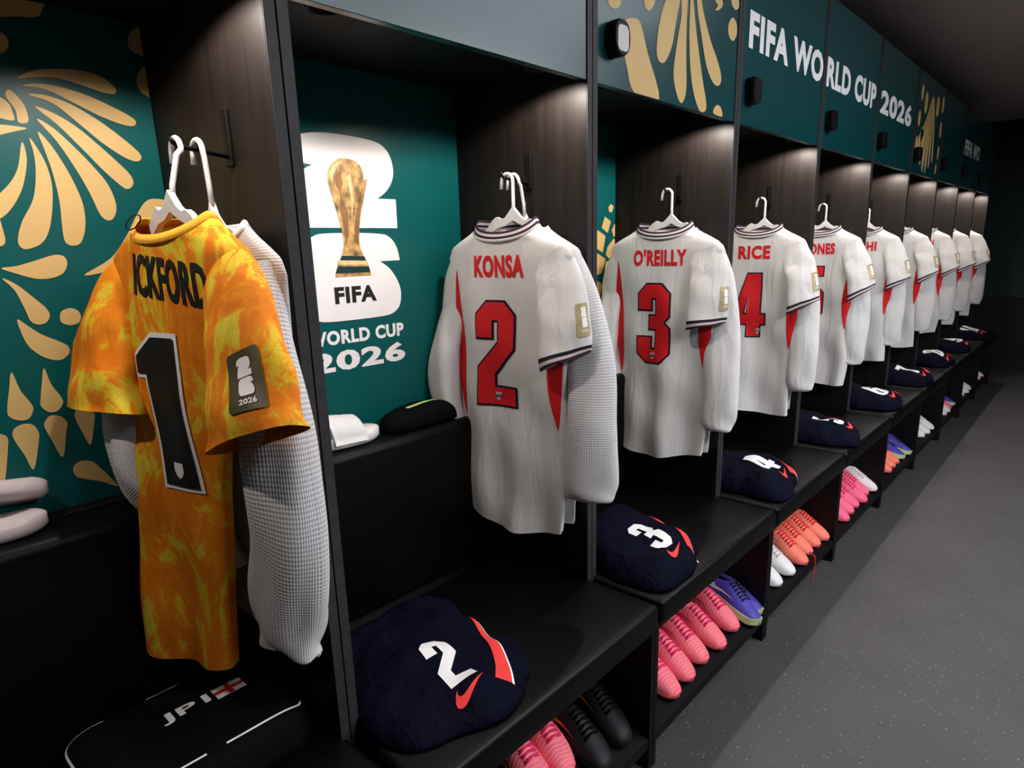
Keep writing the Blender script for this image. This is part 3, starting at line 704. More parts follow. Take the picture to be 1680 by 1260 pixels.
def make_body(name, B, mat, parent, na=88, nz=46, uv=False, z0=0.0):
    zs = list(np.linspace(z0, B.top * .88, nz - 14)) + list(np.linspace(B.top * .88, B.top, 15))[1:]
    V = []; Fc = []; U = []
    for z in zs:
        for k in range(na):
            a = 2 * math.pi * k / na
            V.append(B.pt(a, z)); U.append((a * .13 if a <= math.pi else (2 * math.pi - a) * .13, z))
    for i in range(len(zs) - 1):
        for k in range(na):
            Fc.append((i * na + k, i * na + (k + 1) % na, (i + 1) * na + (k + 1) % na, (i + 1) * na + k))
    return mesh(name, V, Fc, mat, parent, True, uvs=U if uv else None)
class Sleeve:
    """tube of cloth along a path of (u, n, z, half width, half depth)"""
    def __init__(s, pts, seed, crease=0.05, tilt=0.0, turn=0.0):
        s.turn = math.radians(turn)
        s.P = np.array(pts, float); s.t = np.linspace(0, 1, len(pts)); r = random.Random(seed)
        s.ph = [r.uniform(0, 6.28) for _ in range(6)]; s.cr = crease; s.tilt = tilt
        cp = catmull([p[:3] for p in pts], 12, False); s.C = np.array([tuple(p) for p in cp]); s.Ct = np.linspace(0, 1, len(cp))
    def c(s, t): return Vector([float(np.interp(t, s.Ct, s.C[:, i])) for i in range(3)])
    def pt(s, th, t, off=0.0):
        p = s.c(t); q0 = s.c(max(0, t - .04)); q1 = s.c(min(1, t + .04))
        tan = (q1 - q0).normalized()
        nax = Vector((0, 1, 0)); ax = nax.cross(tan)
        ax = ax.normalized()
        if ax.x * (1 if s.P[-1][0] >= 0 else -1) < 0: ax = -ax
        nax = tan.cross(ax).normalized()
        if nax.y < 0: nax = -nax
        tu = s.turn * min(1, t * 2.5)
        ax, nax = ax * math.cos(tu) - nax * math.sin(tu), nax * math.cos(tu) + ax * math.sin(tu)
        rw = float(np.interp(t, s.t, s.P[:, 3])); rn = float(np.interp(t, s.t, s.P[:, 4]))
        cr = s.cr * (1 + 1.2 * t ** 6) * (math.sin(3 * th + 9 * t + s.ph[0]) * .6 + math.sin(17 * t + 2 * th + s.ph[1]) * .7 + .5 * math.sin(5 * th - 13 * t + s.ph[2])) * min(1, t * 3)
        co, si = math.cos(th), math.sin(th)
        v = p + ax * (rw * (1 + cr) + off) * math.copysign(abs(co) ** .9, co) + nax * (rn * (1 + 1.8 * cr) + off) * math.copysign(abs(si) ** .9, si)
        v = v + tan * (s.tilt * co * t * t)
        return Vector((v.x, -v.y, v.z))
def loft_sleeve(name, S, mat, parent, t0=0.0, t1=1.0, off=0.0, na=36, nt=30, cap=False, fm=None, uv=False):
    V = []; Fc = []; U = []; fmats = []
    ts = np.linspace(t0, t1, nt)
    for t in ts:
        for k in range(na):
            th = 2 * math.pi * k / na
            V.append(S.pt(th, float(t), off)); U.append(((th if th < math.pi else 2 * math.pi - th) * .055, t * .62))
    for i in range(nt - 1):
        for k in range(na):
            Fc.append((i * na + k, i * na + (k + 1) % na, (i + 1) * na + (k + 1) % na, (i + 1) * na + k))
            if fm: fmats.append(fm[min(len(fm) - 1, int(i / (nt - 1) * len(fm)))])
    if cap:
        Fc.append(tuple((nt - 1) * na + k for k in range(na)))
    return mesh(name, V, Fc, mat, parent, True, fmats if fm else None, U if uv else None)
def collar(B, mats, fm, parent, h=.020, na=64):
    V = []; Fc = []; fmats = []; nl = len(fm) + 1
    for j in range(nl):
        q = j / (nl - 1)
        for k in range(na):
            a = 2 * math.pi * k / na
            p = B.pt(a, B.top)
            c = Vector((0, 0, p.z))
            V.append(Vector((p.x * (1.012 - .10 * q), p.y * (1.03 - .16 * q) , p.z - .003 + h * q)))
    for j in range(nl - 1):
        for k in range(na):
            Fc.append((j * na + k, j * na + (k + 1) % na, (j + 1) * na + (k + 1) % na, (j + 1) * na + k)); fmats.append(fm[j])
    o = mesh('collar', V, Fc, mats, parent, True, fmats)
    sm = o.modifiers.new('thick', 'SOLIDIFY'); sm.thickness = .002; sm.offset = 0
    return o
def hanger(x, y, label, k, lean=0.0, drop=0.0):
    """white plastic hanger; root at the shoulder bar"""
    R = empty('clothes_hanger', (x, y, 1.425), label, 'hanger', 'white shirt hangers')
    z = lambda v: v - 1.425
    hk = [(0.0, 0, z(1.490) - drop * .6), (0.0, lean * .2, z(1.53)), (0.0, lean * .7, z(1.575))]
    for a in range(0, 200, 20):
        r = .0185
        hk.append((-.0185 + r * math.cos(math.radians(a)), lean, z(1.583) + r * math.sin(math.radians(a))))
    hk.append((-.039, lean, z(1.566)))
    tube('hook', hk, 0.0044, 'white_plastic', R, 10)
    # moulded shoulder plate: wavy top edge with strap notches, curved arms inside the shirt
    top = [(-.150, 1.432), (-.11, 1.458), (-.088, 1.474), (-.070, 1.492), (-.056, 1.500), (-.040, 1.494), (-.026, 1.497), (-.010, 1.512), (0, 1.522), (.010, 1.512), (.026, 1.497), (.042, 1.488), (.056, 1.490), (.070, 1.484), (.088, 1.470), (.11, 1.456), (.150, 1.432)]
    bot = [(.150, 1.420), (.11, 1.440), (.080, 1.456), (.050, 1.470), (.026, 1.478), (0, 1.490), (-.026, 1.478), (-.050, 1.474), (-.080, 1.458), (-.11, 1.440), (-.150, 1.420)]
    v2, f = fill([[(a, z(b) - drop * (1 if abs(a) > .005 else .6)) for a, b in top + bot]])
    n = len(v2)
    V = [Vector((a, -.005, b)) for a, b in v2] + [Vector((a, .005, b)) for a, b in v2]
    Fc = [tuple(t) for t in f] + [tuple(i + n for i in t[::-1]) for t in f] + [(i, (i + 1) % n, n + (i + 1) % n, n + i) for i in range(n)]
    mesh('shoulder_bar', V, Fc, 'white_plastic', R, smooth=False)
    tube('trouser_bar', [(-.146, 0, z(1.424) - drop), (0, 0, z(1.426) - drop), (.146, 0, z(1.424) - drop)], .004, 'white_plastic', R, 8)
    return R
def side_stripe(B, parent, sgn, z0=.28, z1=.68, wmax=.34, mid=0.05):
    """lens-shaped red panel down the side of the body"""
    V = []; Fc = []; n = 26; m = 6
    base = 0.46 if sgn > 0 else 0.62; wmax = wmax if sgn > 0 else .25
    for i in range(n):
        t = i / (n - 1); z = z0 + (z1 - z0) * t
        hw = wmax * math.sin(math.pi * t) ** .8 * (.6 + .4 * (1 - t)) + .004
        a0 = base + mid
        for j in range(m):
            a = a0 + hw * (j / (m - 1) - .5) * 1.6
            if sgn < 0: a = math.pi - a
            V.append(B.side(a, z, .0022))
    for i in range(n - 1):
        for j in range(m - 1): Fc.append((i * m + j, i * m + j + 1, (i + 1) * m + j + 1, (i + 1) * m + j))
    return mesh('side_stripe', V, Fc, 'red_print', parent)
def sleeve_patch(S, parent, th0, th1, t0, t1, mats=('patch', 'white_print')):
    f = lambda a, b, off: S.pt(th0 + (th1 - th0) * a, t1 + (t0 - t1) * b, off)
    L = rrect(0, 1, 0, 1, .10)
    o = decal('sleeve_patch', [fill([L])], lambda a, b: f(a, b, .0022), mats[0], parent, .12)
    sh = [place2((v, fc), 0, 0, 1, 1) for v, fc in [([(.5 + (a - .5) * 1.0, b) for a, b in v2], fc) for v2, fc in badge_shapes(.5, .58, .62)]]
    decal('patch_mark', sh + [place2(text_shape('2026', .03), .28, .12, .44, .10)], lambda a, b: f(a, b, .0034), mats[1], o, .12)
    return o

NAMES = {2: 'KONSA', 3: "O'REILLY", 4: 'RICE', 5: 'STONES', 6: 'GUEHI', 8: 'ANDERSON', 10: 'BELLINGHAM'}
def white_shirt(k):
    yk = (k - 1) * W
    xc = -0.19; yc = yk - .021 - .085
    rr = random.Random(100 + k)
    R = empty('football_shirt', (xc, yc, ZH), 'white short-sleeved football shirt with red number %s on its back' % WORD[k], 'shirt', 'white football shirts on hangers', rz=math.radians(rr.uniform(0, 3)))
    B = Body(k * 11 + 3, lean=(.004, .012), hem=.010, hemslope=-.05, amp=1.7)
    bo = make_body('body', B, 'white_cloth', R)
    collar(B, ['navy_trim', 'pink_trim', 'white_cloth'], [2, 0, 1, 0], R, .024)
    nm = NAMES.get(k)
    if nm:
        wd = min(.175, .034 * len(nm)) if len(nm) < 7 else .195
        if k in (2,): wd = .165
        decal('name_lettering', [place2(text_shape(nm, .045), -.0 - wd / 2, .660, wd, .056)], lambda a, b: B.front(a, b, .0022), 'red_print', bo, .012)
    s = str(k)
    decal('number_outline', digits(s, .270, .94, .0055), lambda a, b: B.front(a - .012, b + .328, .0022), 'navy_trim', bo, .008)
    nb = decal('number', digits(s, .270, .94, 0), lambda a, b: B.front(a - .012, b + .328, .0046), 'red_print', bo, .008)
    decal('crest', [crest({2: -.01, 4: .03}.get(k, -.01), .352, .020)], lambda a, b: B.front(a, b, .0064), 'pink_trim', bo, .01)
    side_stripe(B, bo, 1); side_stripe(B, bo, -1)
    # sleeves: aisle side hangs free, wall side is pressed forward by the back panel
    out = {2: 0.02, 3: -.015, 4: .03, 5: .045, 6: .035, 7: .045, 8: .045, 9: .04, 10: .045}[k]
    SR = Sleeve([(.140, .002, .705, .060, .026), (.172 + out * .3, .010, .63, .062, .026), (.186 + out * .7, .022, .54, .064, .028), (.186 + out, .032, .462, .062, .030)], k * 7 + 1, .022, -.020 - max(0, out) * .3, turn=24)
    sr = loft_sleeve('sleeve', SR, 'white_cloth', R)
    loft_sleeve('cuff', SR, ['navy_trim', 'pink_trim'], sr, .875, 1.004, .0016, nt=10, fm=[0, 1, 0])
    sleeve_patch(SR, sr, math.radians(60), math.radians(18), .50, .78)
    SL = Sleeve([(-.140, .0, .705, .058, .022), (-.186, .002, .63, .048, .022), (-.205, .004, .54, .042, .022), (-.210, .006, .47, .040, .022)], k * 7 + 2, .03, .0)
    sl = loft_sleeve('sleeve', SL, 'white_cloth', R)
    loft_sleeve('cuff', SL, ['navy_trim', 'pink_trim'], sl, .875, 1.004, .0016, nt=10, fm=[0, 1, 0])
    return R, xc, yc
def long_top(k, xc, yc, mat, label, keeper=False):
    R = empty('training_top', (xc, yc, ZH), label, 'training top', 'white long-sleeved tops on hangers')
    rr = random.Random(k * 31)
    B = Body(k * 17 + 5, w=.97, d=.5, top=.775, amp=.25)
    bo = make_body('body', B, mat, R, na=64, nz=34, uv=True, z0=.055 if keeper else 0.0)
    collar(B, ['white_cloth'], [0], R, .012)
    j = rr.uniform(-.012, .012)
    if keeper:
        PR = [(.12, .006, .70, .060, .028), (.160, .028, .60, .066, .034), (.196, .040, .47, .070, .040), (.198, .042, .33, .072, .044), (.172, .042, .20, .074, .042), (.156, .038, .125, .070, .038), (.150, .036, .100, .064, .034), (.148, .034, .088, .052, .026)]
        PL = [(-.12, .0, .70, .055, .024), (-.140, .085, .58, .058, .036), (-.163, .125, .44, .060, .044), (-.140, .120, .34, .056, .042), (-.07, .060, .25, .048, .030), (-.03, .040, .17, .040, .024)]
    else:
        e = .0 if k == 2 else -.030
        PR = [(.14, .0, .695, .055, .018), (.185 + j + e * .4, .010, .60, .056, .026), (.232 + j + e, .022, .45, .058, .032), (.240 + j + e, .030, .31, .062, .036), (.238 + j + e, .030, .19, .068 + e * .3, .036), (.235 + j + e, .028, .135, .068 + e * .3, .034), (.233 + j + e, .027, .108, .064 + e * .3, .032), (.232 + j + e, .026, .098, .052 + e * .2, .024)]
        PL = [(-.14, .0, .695, .050, .018), (-.185, .060, .58, .044, .026), (-.198, .100, .45, .050, .034), (-.203, .112, .34, .048, .036), (-.185, .100, .24, .045, .032), (-.18, .085, .12, .040, .028)]
    SR = Sleeve(PR, k * 5 + 1, .070 if keeper else .034, turn=10 if keeper else 30); SL = Sleeve(PL, k * 5 + 2, .07)
    loft_sleeve('sleeve', SR, mat, R, nt=48, cap=True, uv=True)
    loft_sleeve('sleeve', SL, mat, R, nt=48, cap=True, uv=True)
    return R
for k in range(2, NL + 1):
    R, xc, yc = white_shirt(k)
    mat = 'white_fine' if k in (2,) else 'white_cloth'
    long_top(k, xc - .005, yc + .058, mat, 'white long-sleeved top %shanging behind the shirt numbered %s' % ('of fine mesh ' if k == 2 else '', WORD[k]))
    hanger(xc + .022, yc + .004, 'white plastic hanger inside the white shirt numbered %s' % WORD[k], k)
    if k == 2:
        hanger(xc + .022, yc + .048, 'white plastic hanger behind the shirt numbered two, holding the mesh top', k, -.022, .022)

# goalkeeper shirt, number one
def keeper_shirt():
    xc, yc = -0.122, -.140
    R = empty('goalkeeper_shirt', (xc, yc, ZH), 'orange and yellow patterned goalkeeper shirt with black number one', 'shirt', rz=math.radians(6))
    B = Body(5, lean=(.02, .055), hem=.010, hemslope=-.10, amp=1.3, dip=.030,
             ws=[.110, .113, .122, .150, .185, .200, .190, .162, .132, .106], cs=[-.078, -.074, -.060, -.035, -.010, 0, 0, 0, 0, 0])
    bo = make_body('body', B, 'keeper', R, z0=.022)
    collar(B, ['keeper_trim'], [0, 0], R, .013)
    decal('name_lettering', [place2(text_shape('ICKFORD', .03), -.068, .668, .196, .066)], lambda a, b: B.front(a, b - .10 * a, .0022), 'black_print', bo, .012)
    decal('number_outline', digits('1', .248, 1.0, .0075), lambda a, b: B.front(a - .020, b + .362, .0022), 'white_print', bo, .012)
    decal('number', digits('1', .248, 1.0, 0), lambda a, b: B.front(a - .020, b + .362, .0046), 'black_print', bo, .008)
    decal('crest', [crest(-.008, .392, .024)], lambda a, b: B.front(a, b, .0064), 'white_print', bo, .01)
    SR = Sleeve([(.135, .004, .70, .064, .028), (.180, .022, .64, .080, .034), (.222, .045, .55, .096, .038), (.248, .062, .485, .110, .040)], 71, .025, .004)
    sr = loft_sleeve('sleeve', SR, 'keeper', R, na=48)
    sleeve_patch(SR, sr, math.radians(80), math.radians(34), .54, .84, ('patch_dark', 'white_print'))
    SL = Sleeve([(-.135, .006, .70, .058, .026), (-.165, .035, .64, .070, .034), (-.175, .060, .555, .090, .040), (-.172, .078, .480, .108, .044)], 72, .03, .0)
    sl = loft_sleeve('sleeve', SL, 'keeper', R, na=48)
    decal('sleeve_patch', [fill([rrect(0, 1, 0, 1, .1)])], lambda a, b: SL.pt(math.radians(15 + 22 * a), .85 - .3 * b, .002), 'white_print', sl, .15)
    tube('hang_loop', [Vector((-.066 + .026 * math.cos(a) , -.03 , .786 + .009 * math.sin(a) + .006 * math.cos(a))) for a in np.linspace(0, 2 * math.pi, 20)], .0011, 'black_print', R, 6)
    return R
keeper_shirt()
long_top(1, -0.130, -.070, 'white_knit', 'white open-mesh long-sleeved top behind the orange and yellow shirt', True)
hanger(-.130, -.136, 'white plastic hanger inside the orange and yellow shirt', 1, .026)
hanger(-.128, -.074, 'white plastic hanger behind the orange and yellow shirt, holding the open-mesh top', 1, -.004, .026)
# ------------------------------------------------------------------ shorts and folded garments on the bench
class Mound:
    def __init__(s, a, b, H, seed, p=3.2, wr=1.0, slope=(0, 0), shear=0.0, edge=5):
        s.shear = shear; s.edge = edge
        r = random.Random(seed); s.a, s.b, s.H, s.p, s.wr, s.sl = a, b, H, p, wr, slope
        s.ph = [r.uniform(0, 6.28) for _ in range(10)]
    def rim(s, an):
        c, q = abs(math.cos(an)), abs(math.sin(an))
        r = ((c / s.a) ** s.p + (q / s.b) ** s.p) ** (-1 / s.p)
        return r * (1 + s.wr * (.035 * math.sin(3 * an + s.ph[0]) + .02 * math.sin(5 * an + s.ph[1]) + .012 * math.sin(9 * an + s.ph[2])))
    def h(s, x, y):
        y = y - s.shear * x
        an = math.atan2(y, x); R = s.rim(an); r = math.hypot(x, y) / R
        e = max(0.0, 1 - r ** s.edge) ** .5 if r < 1 else 0
        z = s.H * e * (1 + s.sl[0] * x / s.a + s.sl[1] * y / s.b)
        w = s.wr * .006 * e * (math.sin(24 * x + 9 * y + s.ph[3]) * .7 + math.sin(-15 * x + 33 * y + s.ph[4]) * .6 + .5 * math.sin(52 * x - 20 * y + s.ph[5]) + .4 * math.sin(40 * y + 60 * x + s.ph[6]) * min(1, r * 1.2))
        return max(0.001, z + w)
    def top(s, x, y, off=.0016): return Vector((x, y, s.h(x, y) + off))
def mound_mesh(name, Mo, mat, parent, na=72, nr=22):
    V = [Vector((0, 0, Mo.h(0, 0)))]; Fc = []
    rs = [1 - (1 - i / nr) ** 1.7 for i in range(1, nr + 1)]
    for q in rs:
        for k in range(na):
            an = 2 * math.pi * k / na; R = Mo.rim(an) * q
            x, y = R * math.cos(an), R * math.sin(an)
            V.append(Vector((x, y + Mo.shear * x, Mo.h(x * .9995, (y + Mo.shear * x) * .9995))))
    for k in range(na): Fc.append((0, 1 + k, 1 + (k + 1) % na))
    for i in range(nr - 1):
        for k in range(na): Fc.append((1 + i * na + k, 1 + (i + 1) * na + k, 1 + (i + 1) * na + (k + 1) % na, 1 + i * na + (k + 1) % na))
    Fc.append(tuple(1 + (nr - 1) * na + k for k in range(na))[::-1])
    return mesh(name, V, Fc, mat, parent)
def shorts(k):
    y0 = (k - 2) * W
    rr = random.Random(40 + k)
    sc = 1.0 if k == 2 else .92
    x, y = (-0.035, y0 + .215) if k == 2 else (0.0, y0 + .20 + rr.uniform(-.01, .02))
    Mo = Mound(.225 * sc, .175 * sc, .072 if k == 2 else .085, 60 + k, p=4.0, wr=1.5, slope=(-.12, .16), shear=-.10, edge=4)
    R = empty('folded_shorts', (x, y, ZB + .001), 'navy folded shorts with white number %s and red side panel' % WORD[k], 'shorts', 'folded shorts on the bench', rz=math.radians({2: -8, 3: -4, 4: 4, 5: 10}.get(k, rr.uniform(-4, 8))))
    bo = mound_mesh('folded_body', Mo, 'navy_cloth', R)
    # lettering reads from the aisle: right = +y, up = -x
    ux = lambda a, b, off, cx=.0, cy=.0: Mo.top(cx - b, cy + a, off)
    decal('number', digits(str(k), .135, 1.05, 0), lambda a, b: ux(a, b, .0022, .150 * sc, .005), 'white_print', bo, .012)
    decal('tick_mark', [swoosh(-.045, -.012, .085, .040)], lambda a, b: ux(a, b, .0022, .185 * sc, .005), 'shorts_red', bo, .010)
    # red panel along the +y edge, thin white piping beside it
    c = [(-.06, .150), (.02, .142), (.09, .128), (.15, .105), (.195, .075)]
    cs = catmull([(a * sc, b * sc, 0) for a, b in c], 6, False)
    def strip(o0, o1):
        L = []; N = len(cs)
        for i in range(N):
            t = (cs[min(i + 1, N - 1)] - cs[max(i - 1, 0)]).normalized(); n = Vector((-t.y, t.x, 0))
            L.append((cs[i], n, i / (N - 1)))
        A = [p + n * o0 * (.25 + .75 * t) for p, n, t in L]; B_ = [p + n * o1 * (.25 + .75 * t) for p, n, t in L]
        return fill([[(p.x, p.y) for p in A] + [(p.x, p.y) for p in B_[::-1]]])
    decal('side_panel', [strip(-.021, .014)], lambda a, b: Mo.top(a, b, .0020), 'shorts_red', bo, .010)
    decal('piping', [strip(.014, .0185)], lambda a, b: Mo.top(a, b, .0024), 'white_print', bo, .010)
    Fl = Mound(.085 * sc, .060 * sc, .034, 160 + k, p=2.6, wr=1.2)
    fl = mound_mesh('leg_flap', Fl, 'navy_cloth', R, 40, 12); fl.location = (.085 * sc, .145 * sc, 0.0); fl.rotation_euler = (0, 0, math.radians(-22))
    if k in (3, 5):
        box('loop_tag', .178 * sc, .192 * sc, -.110, -.095, .004, .020, 'blue_tag', R, .002)
    return R
for k in range(2, NL + 1): shorts(k)

# black garments beside the shorts
def black_garment(k, x, y, rz, label):
    Mo = Mound(.042, .090, .050, 300 + k, wr=.5)
    R = empty('folded_garment', (x, y, ZB + .001), label, 'garment', 'black folded garments', rz=rz)
    bo = mound_mesh('folded_body', Mo, 'black_cloth', R, 48, 14)
    decal('tick_mark', [swoosh(-.025, -.01, .05, .024)], lambda a, b: Mo.top(.012 - b, a - .02, .002), 'white_print', bo, .01)
for k in (4, 5, 6, 7, 8, 9):
    black_garment(k, -.258, (k - 2) * W + .14, 0.0, 'black folded garment with white tick mark, tucked behind the shorts numbered %s' % WORD[k])

# flat black case with white piping and initials in front of the goalkeeper shirt
def case_():
    x, y, z = -.185, -.222, ZB + .001
    R = empty('glove_case', (x, y, z), 'flat black case with white outline and the initials JP1 on the bench', 'case')
    Mo = Mound(.150, .190, .080, 5, p=6.5, wr=.06, edge=9)
    bo = mound_mesh('case_body', Mo, 'black_cloth', R)
    def line(pts, w=.0032):
        P = catmull([(a, b, 0) for a, b in pts], 8, False); L = []; N = len(P)
        A, B_ = [], []
        for i in range(N):
            t = (P[min(i + 1, N - 1)] - P[max(i - 1, 0)]).normalized(); n = Vector((-t.y, t.x, 0))
            A.append(P[i] + n * w / 2); B_.append(P[i] - n * w / 2)
        return fill([[(p.x, p.y) for p in A] + [(p.x, p.y) for p in B_[::-1]]])
    mp = lambda a, b: Mo.top(a, b, .0018)
    decal('piping', [line([(-.112, -.105), (-.116, -.135), (-.112, -.160), (-.090, -.172), (-.02, -.172), (.03, -.170)])], mp, 'white_print', bo, .012)
    decal('piping', [line([(-.116, -.030), (-.116, .01), (-.116, .050)])], mp, 'white_print', bo, .012)
    decal('piping', [line([(.118, .02), (.118, .07), (.117, .135), (.112, .160), (.098, .172)])], mp, 'white_print', bo, .012)
    decal('piping', [line([(.118, -.10), (.118, -.06), (.118, -.015)])], mp, 'white_print', bo, .012)
    tr = lambda a, b: Mo.top(-.002 - b, a + .038, .0018)
    decal('lettering', [place2(text_shape('JP1', .03), -.075, 0, .088, .036)], tr, 'white_print', bo, .012)
    decal('flag', [fill([[(.022, 0), (.078, 0), (.078, .036), (.022, .036)]])], tr, 'white_print', bo, .012)
    decal('flag_cross', [fill([[(.045, 0), (.055, 0), (.055, .036), (.045, .036)]]), fill([[(.022, .013), (.045, .013), (.045, .023), (.022, .023)]]), fill([[(.055, .013), (.078, .013), (.078, .023), (.055, .023)]])],
          lambda a, b: Mo.top(-.002 - b, a + .038, .0026), 'red_print', bo, .012)
case_()

# ------------------------------------------------------------------ footwear
SST = [0, .015, .05, .11, .2, .3, .4, .5, .6, .7, .8, .9, .96, 1.0]
HW = [.006, .018, .029, .037, .044, .0475, .0465, .042, .037, .0345, .034, .033, .027, .012]
TOP = [.022, .030, .038, .045, .052, .060, .070, .082, .092, .094, .090, .096, .100, .094]
class ShoeShape:
    def __init__(s, L=.272, fat=1.0, base=.014): s.L, s.fat, s.base = L, fat, base
    def sec(s, t): return float(np.interp(t, SST, HW)) * s.fat, float(np.interp(t, SST, TOP))
    def pt(s, t, a, off=0.0):
        """a: 0 right edge .. pi left edge over the top"""
        hw, tp = s.sec(t); c, q = math.cos(a), math.sin(a)
        y = (hw + off) * math.copysign(abs(c) ** .85, c) * (1 - .28 * q * min(1, t * 2.2))
        z = s.base + (tp - s.base + off) * abs(q) ** .72
        dip = .030 * math.exp(-((t - .74) / .13) ** 2) * max(0, q) ** 5
        return Vector((-t * s.L, y + .010 * math.sin(math.pi * min(1, t * 1.1)) , z - dip))
_shoe = {}
def shoe_meshes(kind):
    if kind in _shoe: return _shoe[kind]
    K = dict(pink=('pink', 'pink_sole', 'magenta', 'magenta', 'magenta'), hot_pink=('hot_pink', 'pink_sole', 'hot_pink', 'magenta', 'white_boot'), coral=('coral', 'pink_sole', 'magenta', 'red_print', 'pink_trim'),
             violet=('violet', 'green_sole', 'black_boot', 'black_boot', 'white_boot'), black=('black_boot', 'black_boot', 'black_cloth', 'black_cloth', 'orange_fade'),
             white=('white_boot', 'white_boot', 'white_boot', 'slide', 'pink_trim'), cream=('cream_boot', 'white_boot', 'white_boot', 'slide', 'black_print'),
             red_white=('white_boot', 'red_print', 'shorts_red', 'shorts_red', 'shorts_red'))[kind]
    S = ShoeShape()
    trainer = kind == 'violet'
    out = []
    na, nt = 22, 34
    V = []; Fc = []
    ts = [1 - math.cos(math.pi / 2 * i / 8) for i in range(0)] + list(np.linspace(0, 1, nt) ** 1.0)
    ts = sorted(set(list(np.linspace(0, .12, 8)) + list(np.linspace(.12, .9, 22)) + list(np.linspace(.9, 1, 7))))
    for t in ts:
        for k in range(na + 1): V.append(S.pt(t, math.pi * k / na))
    n1 = na + 1
    for i in range(len(ts) - 1):
        for k in range(na): Fc.append((i * n1 + k, (i + 1) * n1 + k, (i + 1) * n1 + k + 1, i * n1 + k + 1))
        Fc.append((i * n1, i * n1 + na, (i + 1) * n1 + na, (i + 1) * n1))
    Fc.append(tuple(range(na + 1))); Fc.append(tuple((len(ts) - 1) * n1 + k for k in range(na, -1, -1)))
    out.append(('upper', V, Fc, K[0], True))
    # sole
    V = []; Fc = []; N = len(ts); th = .012 if not trainer else .022
    zt, zb = (.0175, .008) if not trainer else (.026, .000)
    ring = []
    for t in ts: ring.append((t, 1))
    for t in ts[::-1]: ring.append((t, -1))
    for z, g in ((zt, .0012), (zb + .003, .0018 if not trainer else .004), (zb, -.002)):
        for t, sg in ring:
            hw, _ = S.sec(t)
            up = .010 * max(0, 1 - t / .12) ** 2
            V.append(Vector((-t * S.L, sg * (hw + g) + .010 * math.sin(math.pi * min(1, t * 1.1)), z + up)))
    m = len(ring)
    for j in range(2):
        for i in range(m): Fc.append((j * m + i, j * m + (i + 1) % m, (j + 1) * m + (i + 1) % m, (j + 1) * m + i))
    Fc.append(tuple(range(m))[::-1]); Fc.append(tuple(2 * m + i for i in range(m)))
    out.append(('sole', V, Fc, K[1], False))
    if not trainer:
        parts = []
        for t, yy in ((.12, .02), (.12, -.02), (.25, .032), (.25, -.032), (.38, .03), (.38, -.03), (.76, .02), (.76, -.02), (.92, .018), (.92, -.018)):
            c = Vector((-t * S.L, yy + .010 * math.sin(math.pi * t * 1.1), 0))
            parts.append(tube_data([c + Vector((0, 0, .009)), c + Vector((0, 0, .0))], [.006, .004], 6))
        V, Fc = join_data(parts); out.append(('studs', V, Fc, K[1], False))
    # opening
    V = []; Fc = []; mm = 9; tt = np.linspace(.60, .90, 12)
    for t in tt:
        wdt = .55 * math.sin(math.pi * (t - .57) / .36)
        for k in range(mm): V.append(S.pt(float(t), math.pi / 2 + wdt * (k / (mm - 1) * 2 - 1), .0012))
    for i in range(len(tt) - 1):
        for k in range(mm - 1): Fc.append((i * mm + k, (i + 1) * mm + k, (i + 1) * mm + k + 1, i * mm + k + 1))
    out.append(('lining', V, Fc, 'black_cloth' if kind in ('black', 'violet') else K[3], True))
    # laces
    parts = []
    for i in range(6):
        t = .30 + i * .048; sg = 1 if i % 2 else -1
        parts.append(tube_data([S.pt(t - .010 * sg, math.radians(58), .002), S.pt(t, math.radians(90), .0042), S.pt(t + .010 * sg, math.radians(122), .002)], .0026, 6))
        parts.append(tube_data([S.pt(t + .012 * sg, math.radians(60), .002), S.pt(t + .005, math.radians(90), .0042), S.pt(t - .012 * sg, math.radians(120), .002)], .0022, 6))
    V, Fc = join_data(parts); out.append(('laces', V, Fc, K[3] if kind != 'coral' else 'red_print', True))
    # tick on both flanks
    sh = []
    for side in (0, 1):
        v2, f = cut(*swoosh(0, 0, 1, .5), .12)
        vv = []
        for a, b in v2:
            t = .80 - .42 * a if True else 0
            an = math.radians(8 + 42 * b)
            if side: an = math.pi - an
            vv.append(S.pt(t, an, .0014))
        out.append(('tick_mark', vv, f, K[4], True))
    res = []
    for nme, V, Fc, mt, smo in out:
        me = bpy.data.meshes.new(nme); me.from_pydata([tuple(v) for v in V], [], Fc); me.materials.append(M[mt]); me.update()
        if smo:
            for p in me.polygons: p.use_smooth = True
        res.append((nme, me))
    _shoe[kind] = res
    return res
def put_shoe(kind, name, x, y, z, rx, ry, rz, label, group):
    R = empty(name, (x, y, z), label, 'shoe', group)
    R.rotation_euler = (math.radians(rx), math.radians(ry), math.radians(rz))
    for nme, me in shoe_meshes(kind):
        link(nme, me, R)
    return R
ORD = ['first', 'second', 'third', 'fourth', 'fifth', 'sixth', 'seventh']
SLOPE = math.degrees(math.atan(.22))
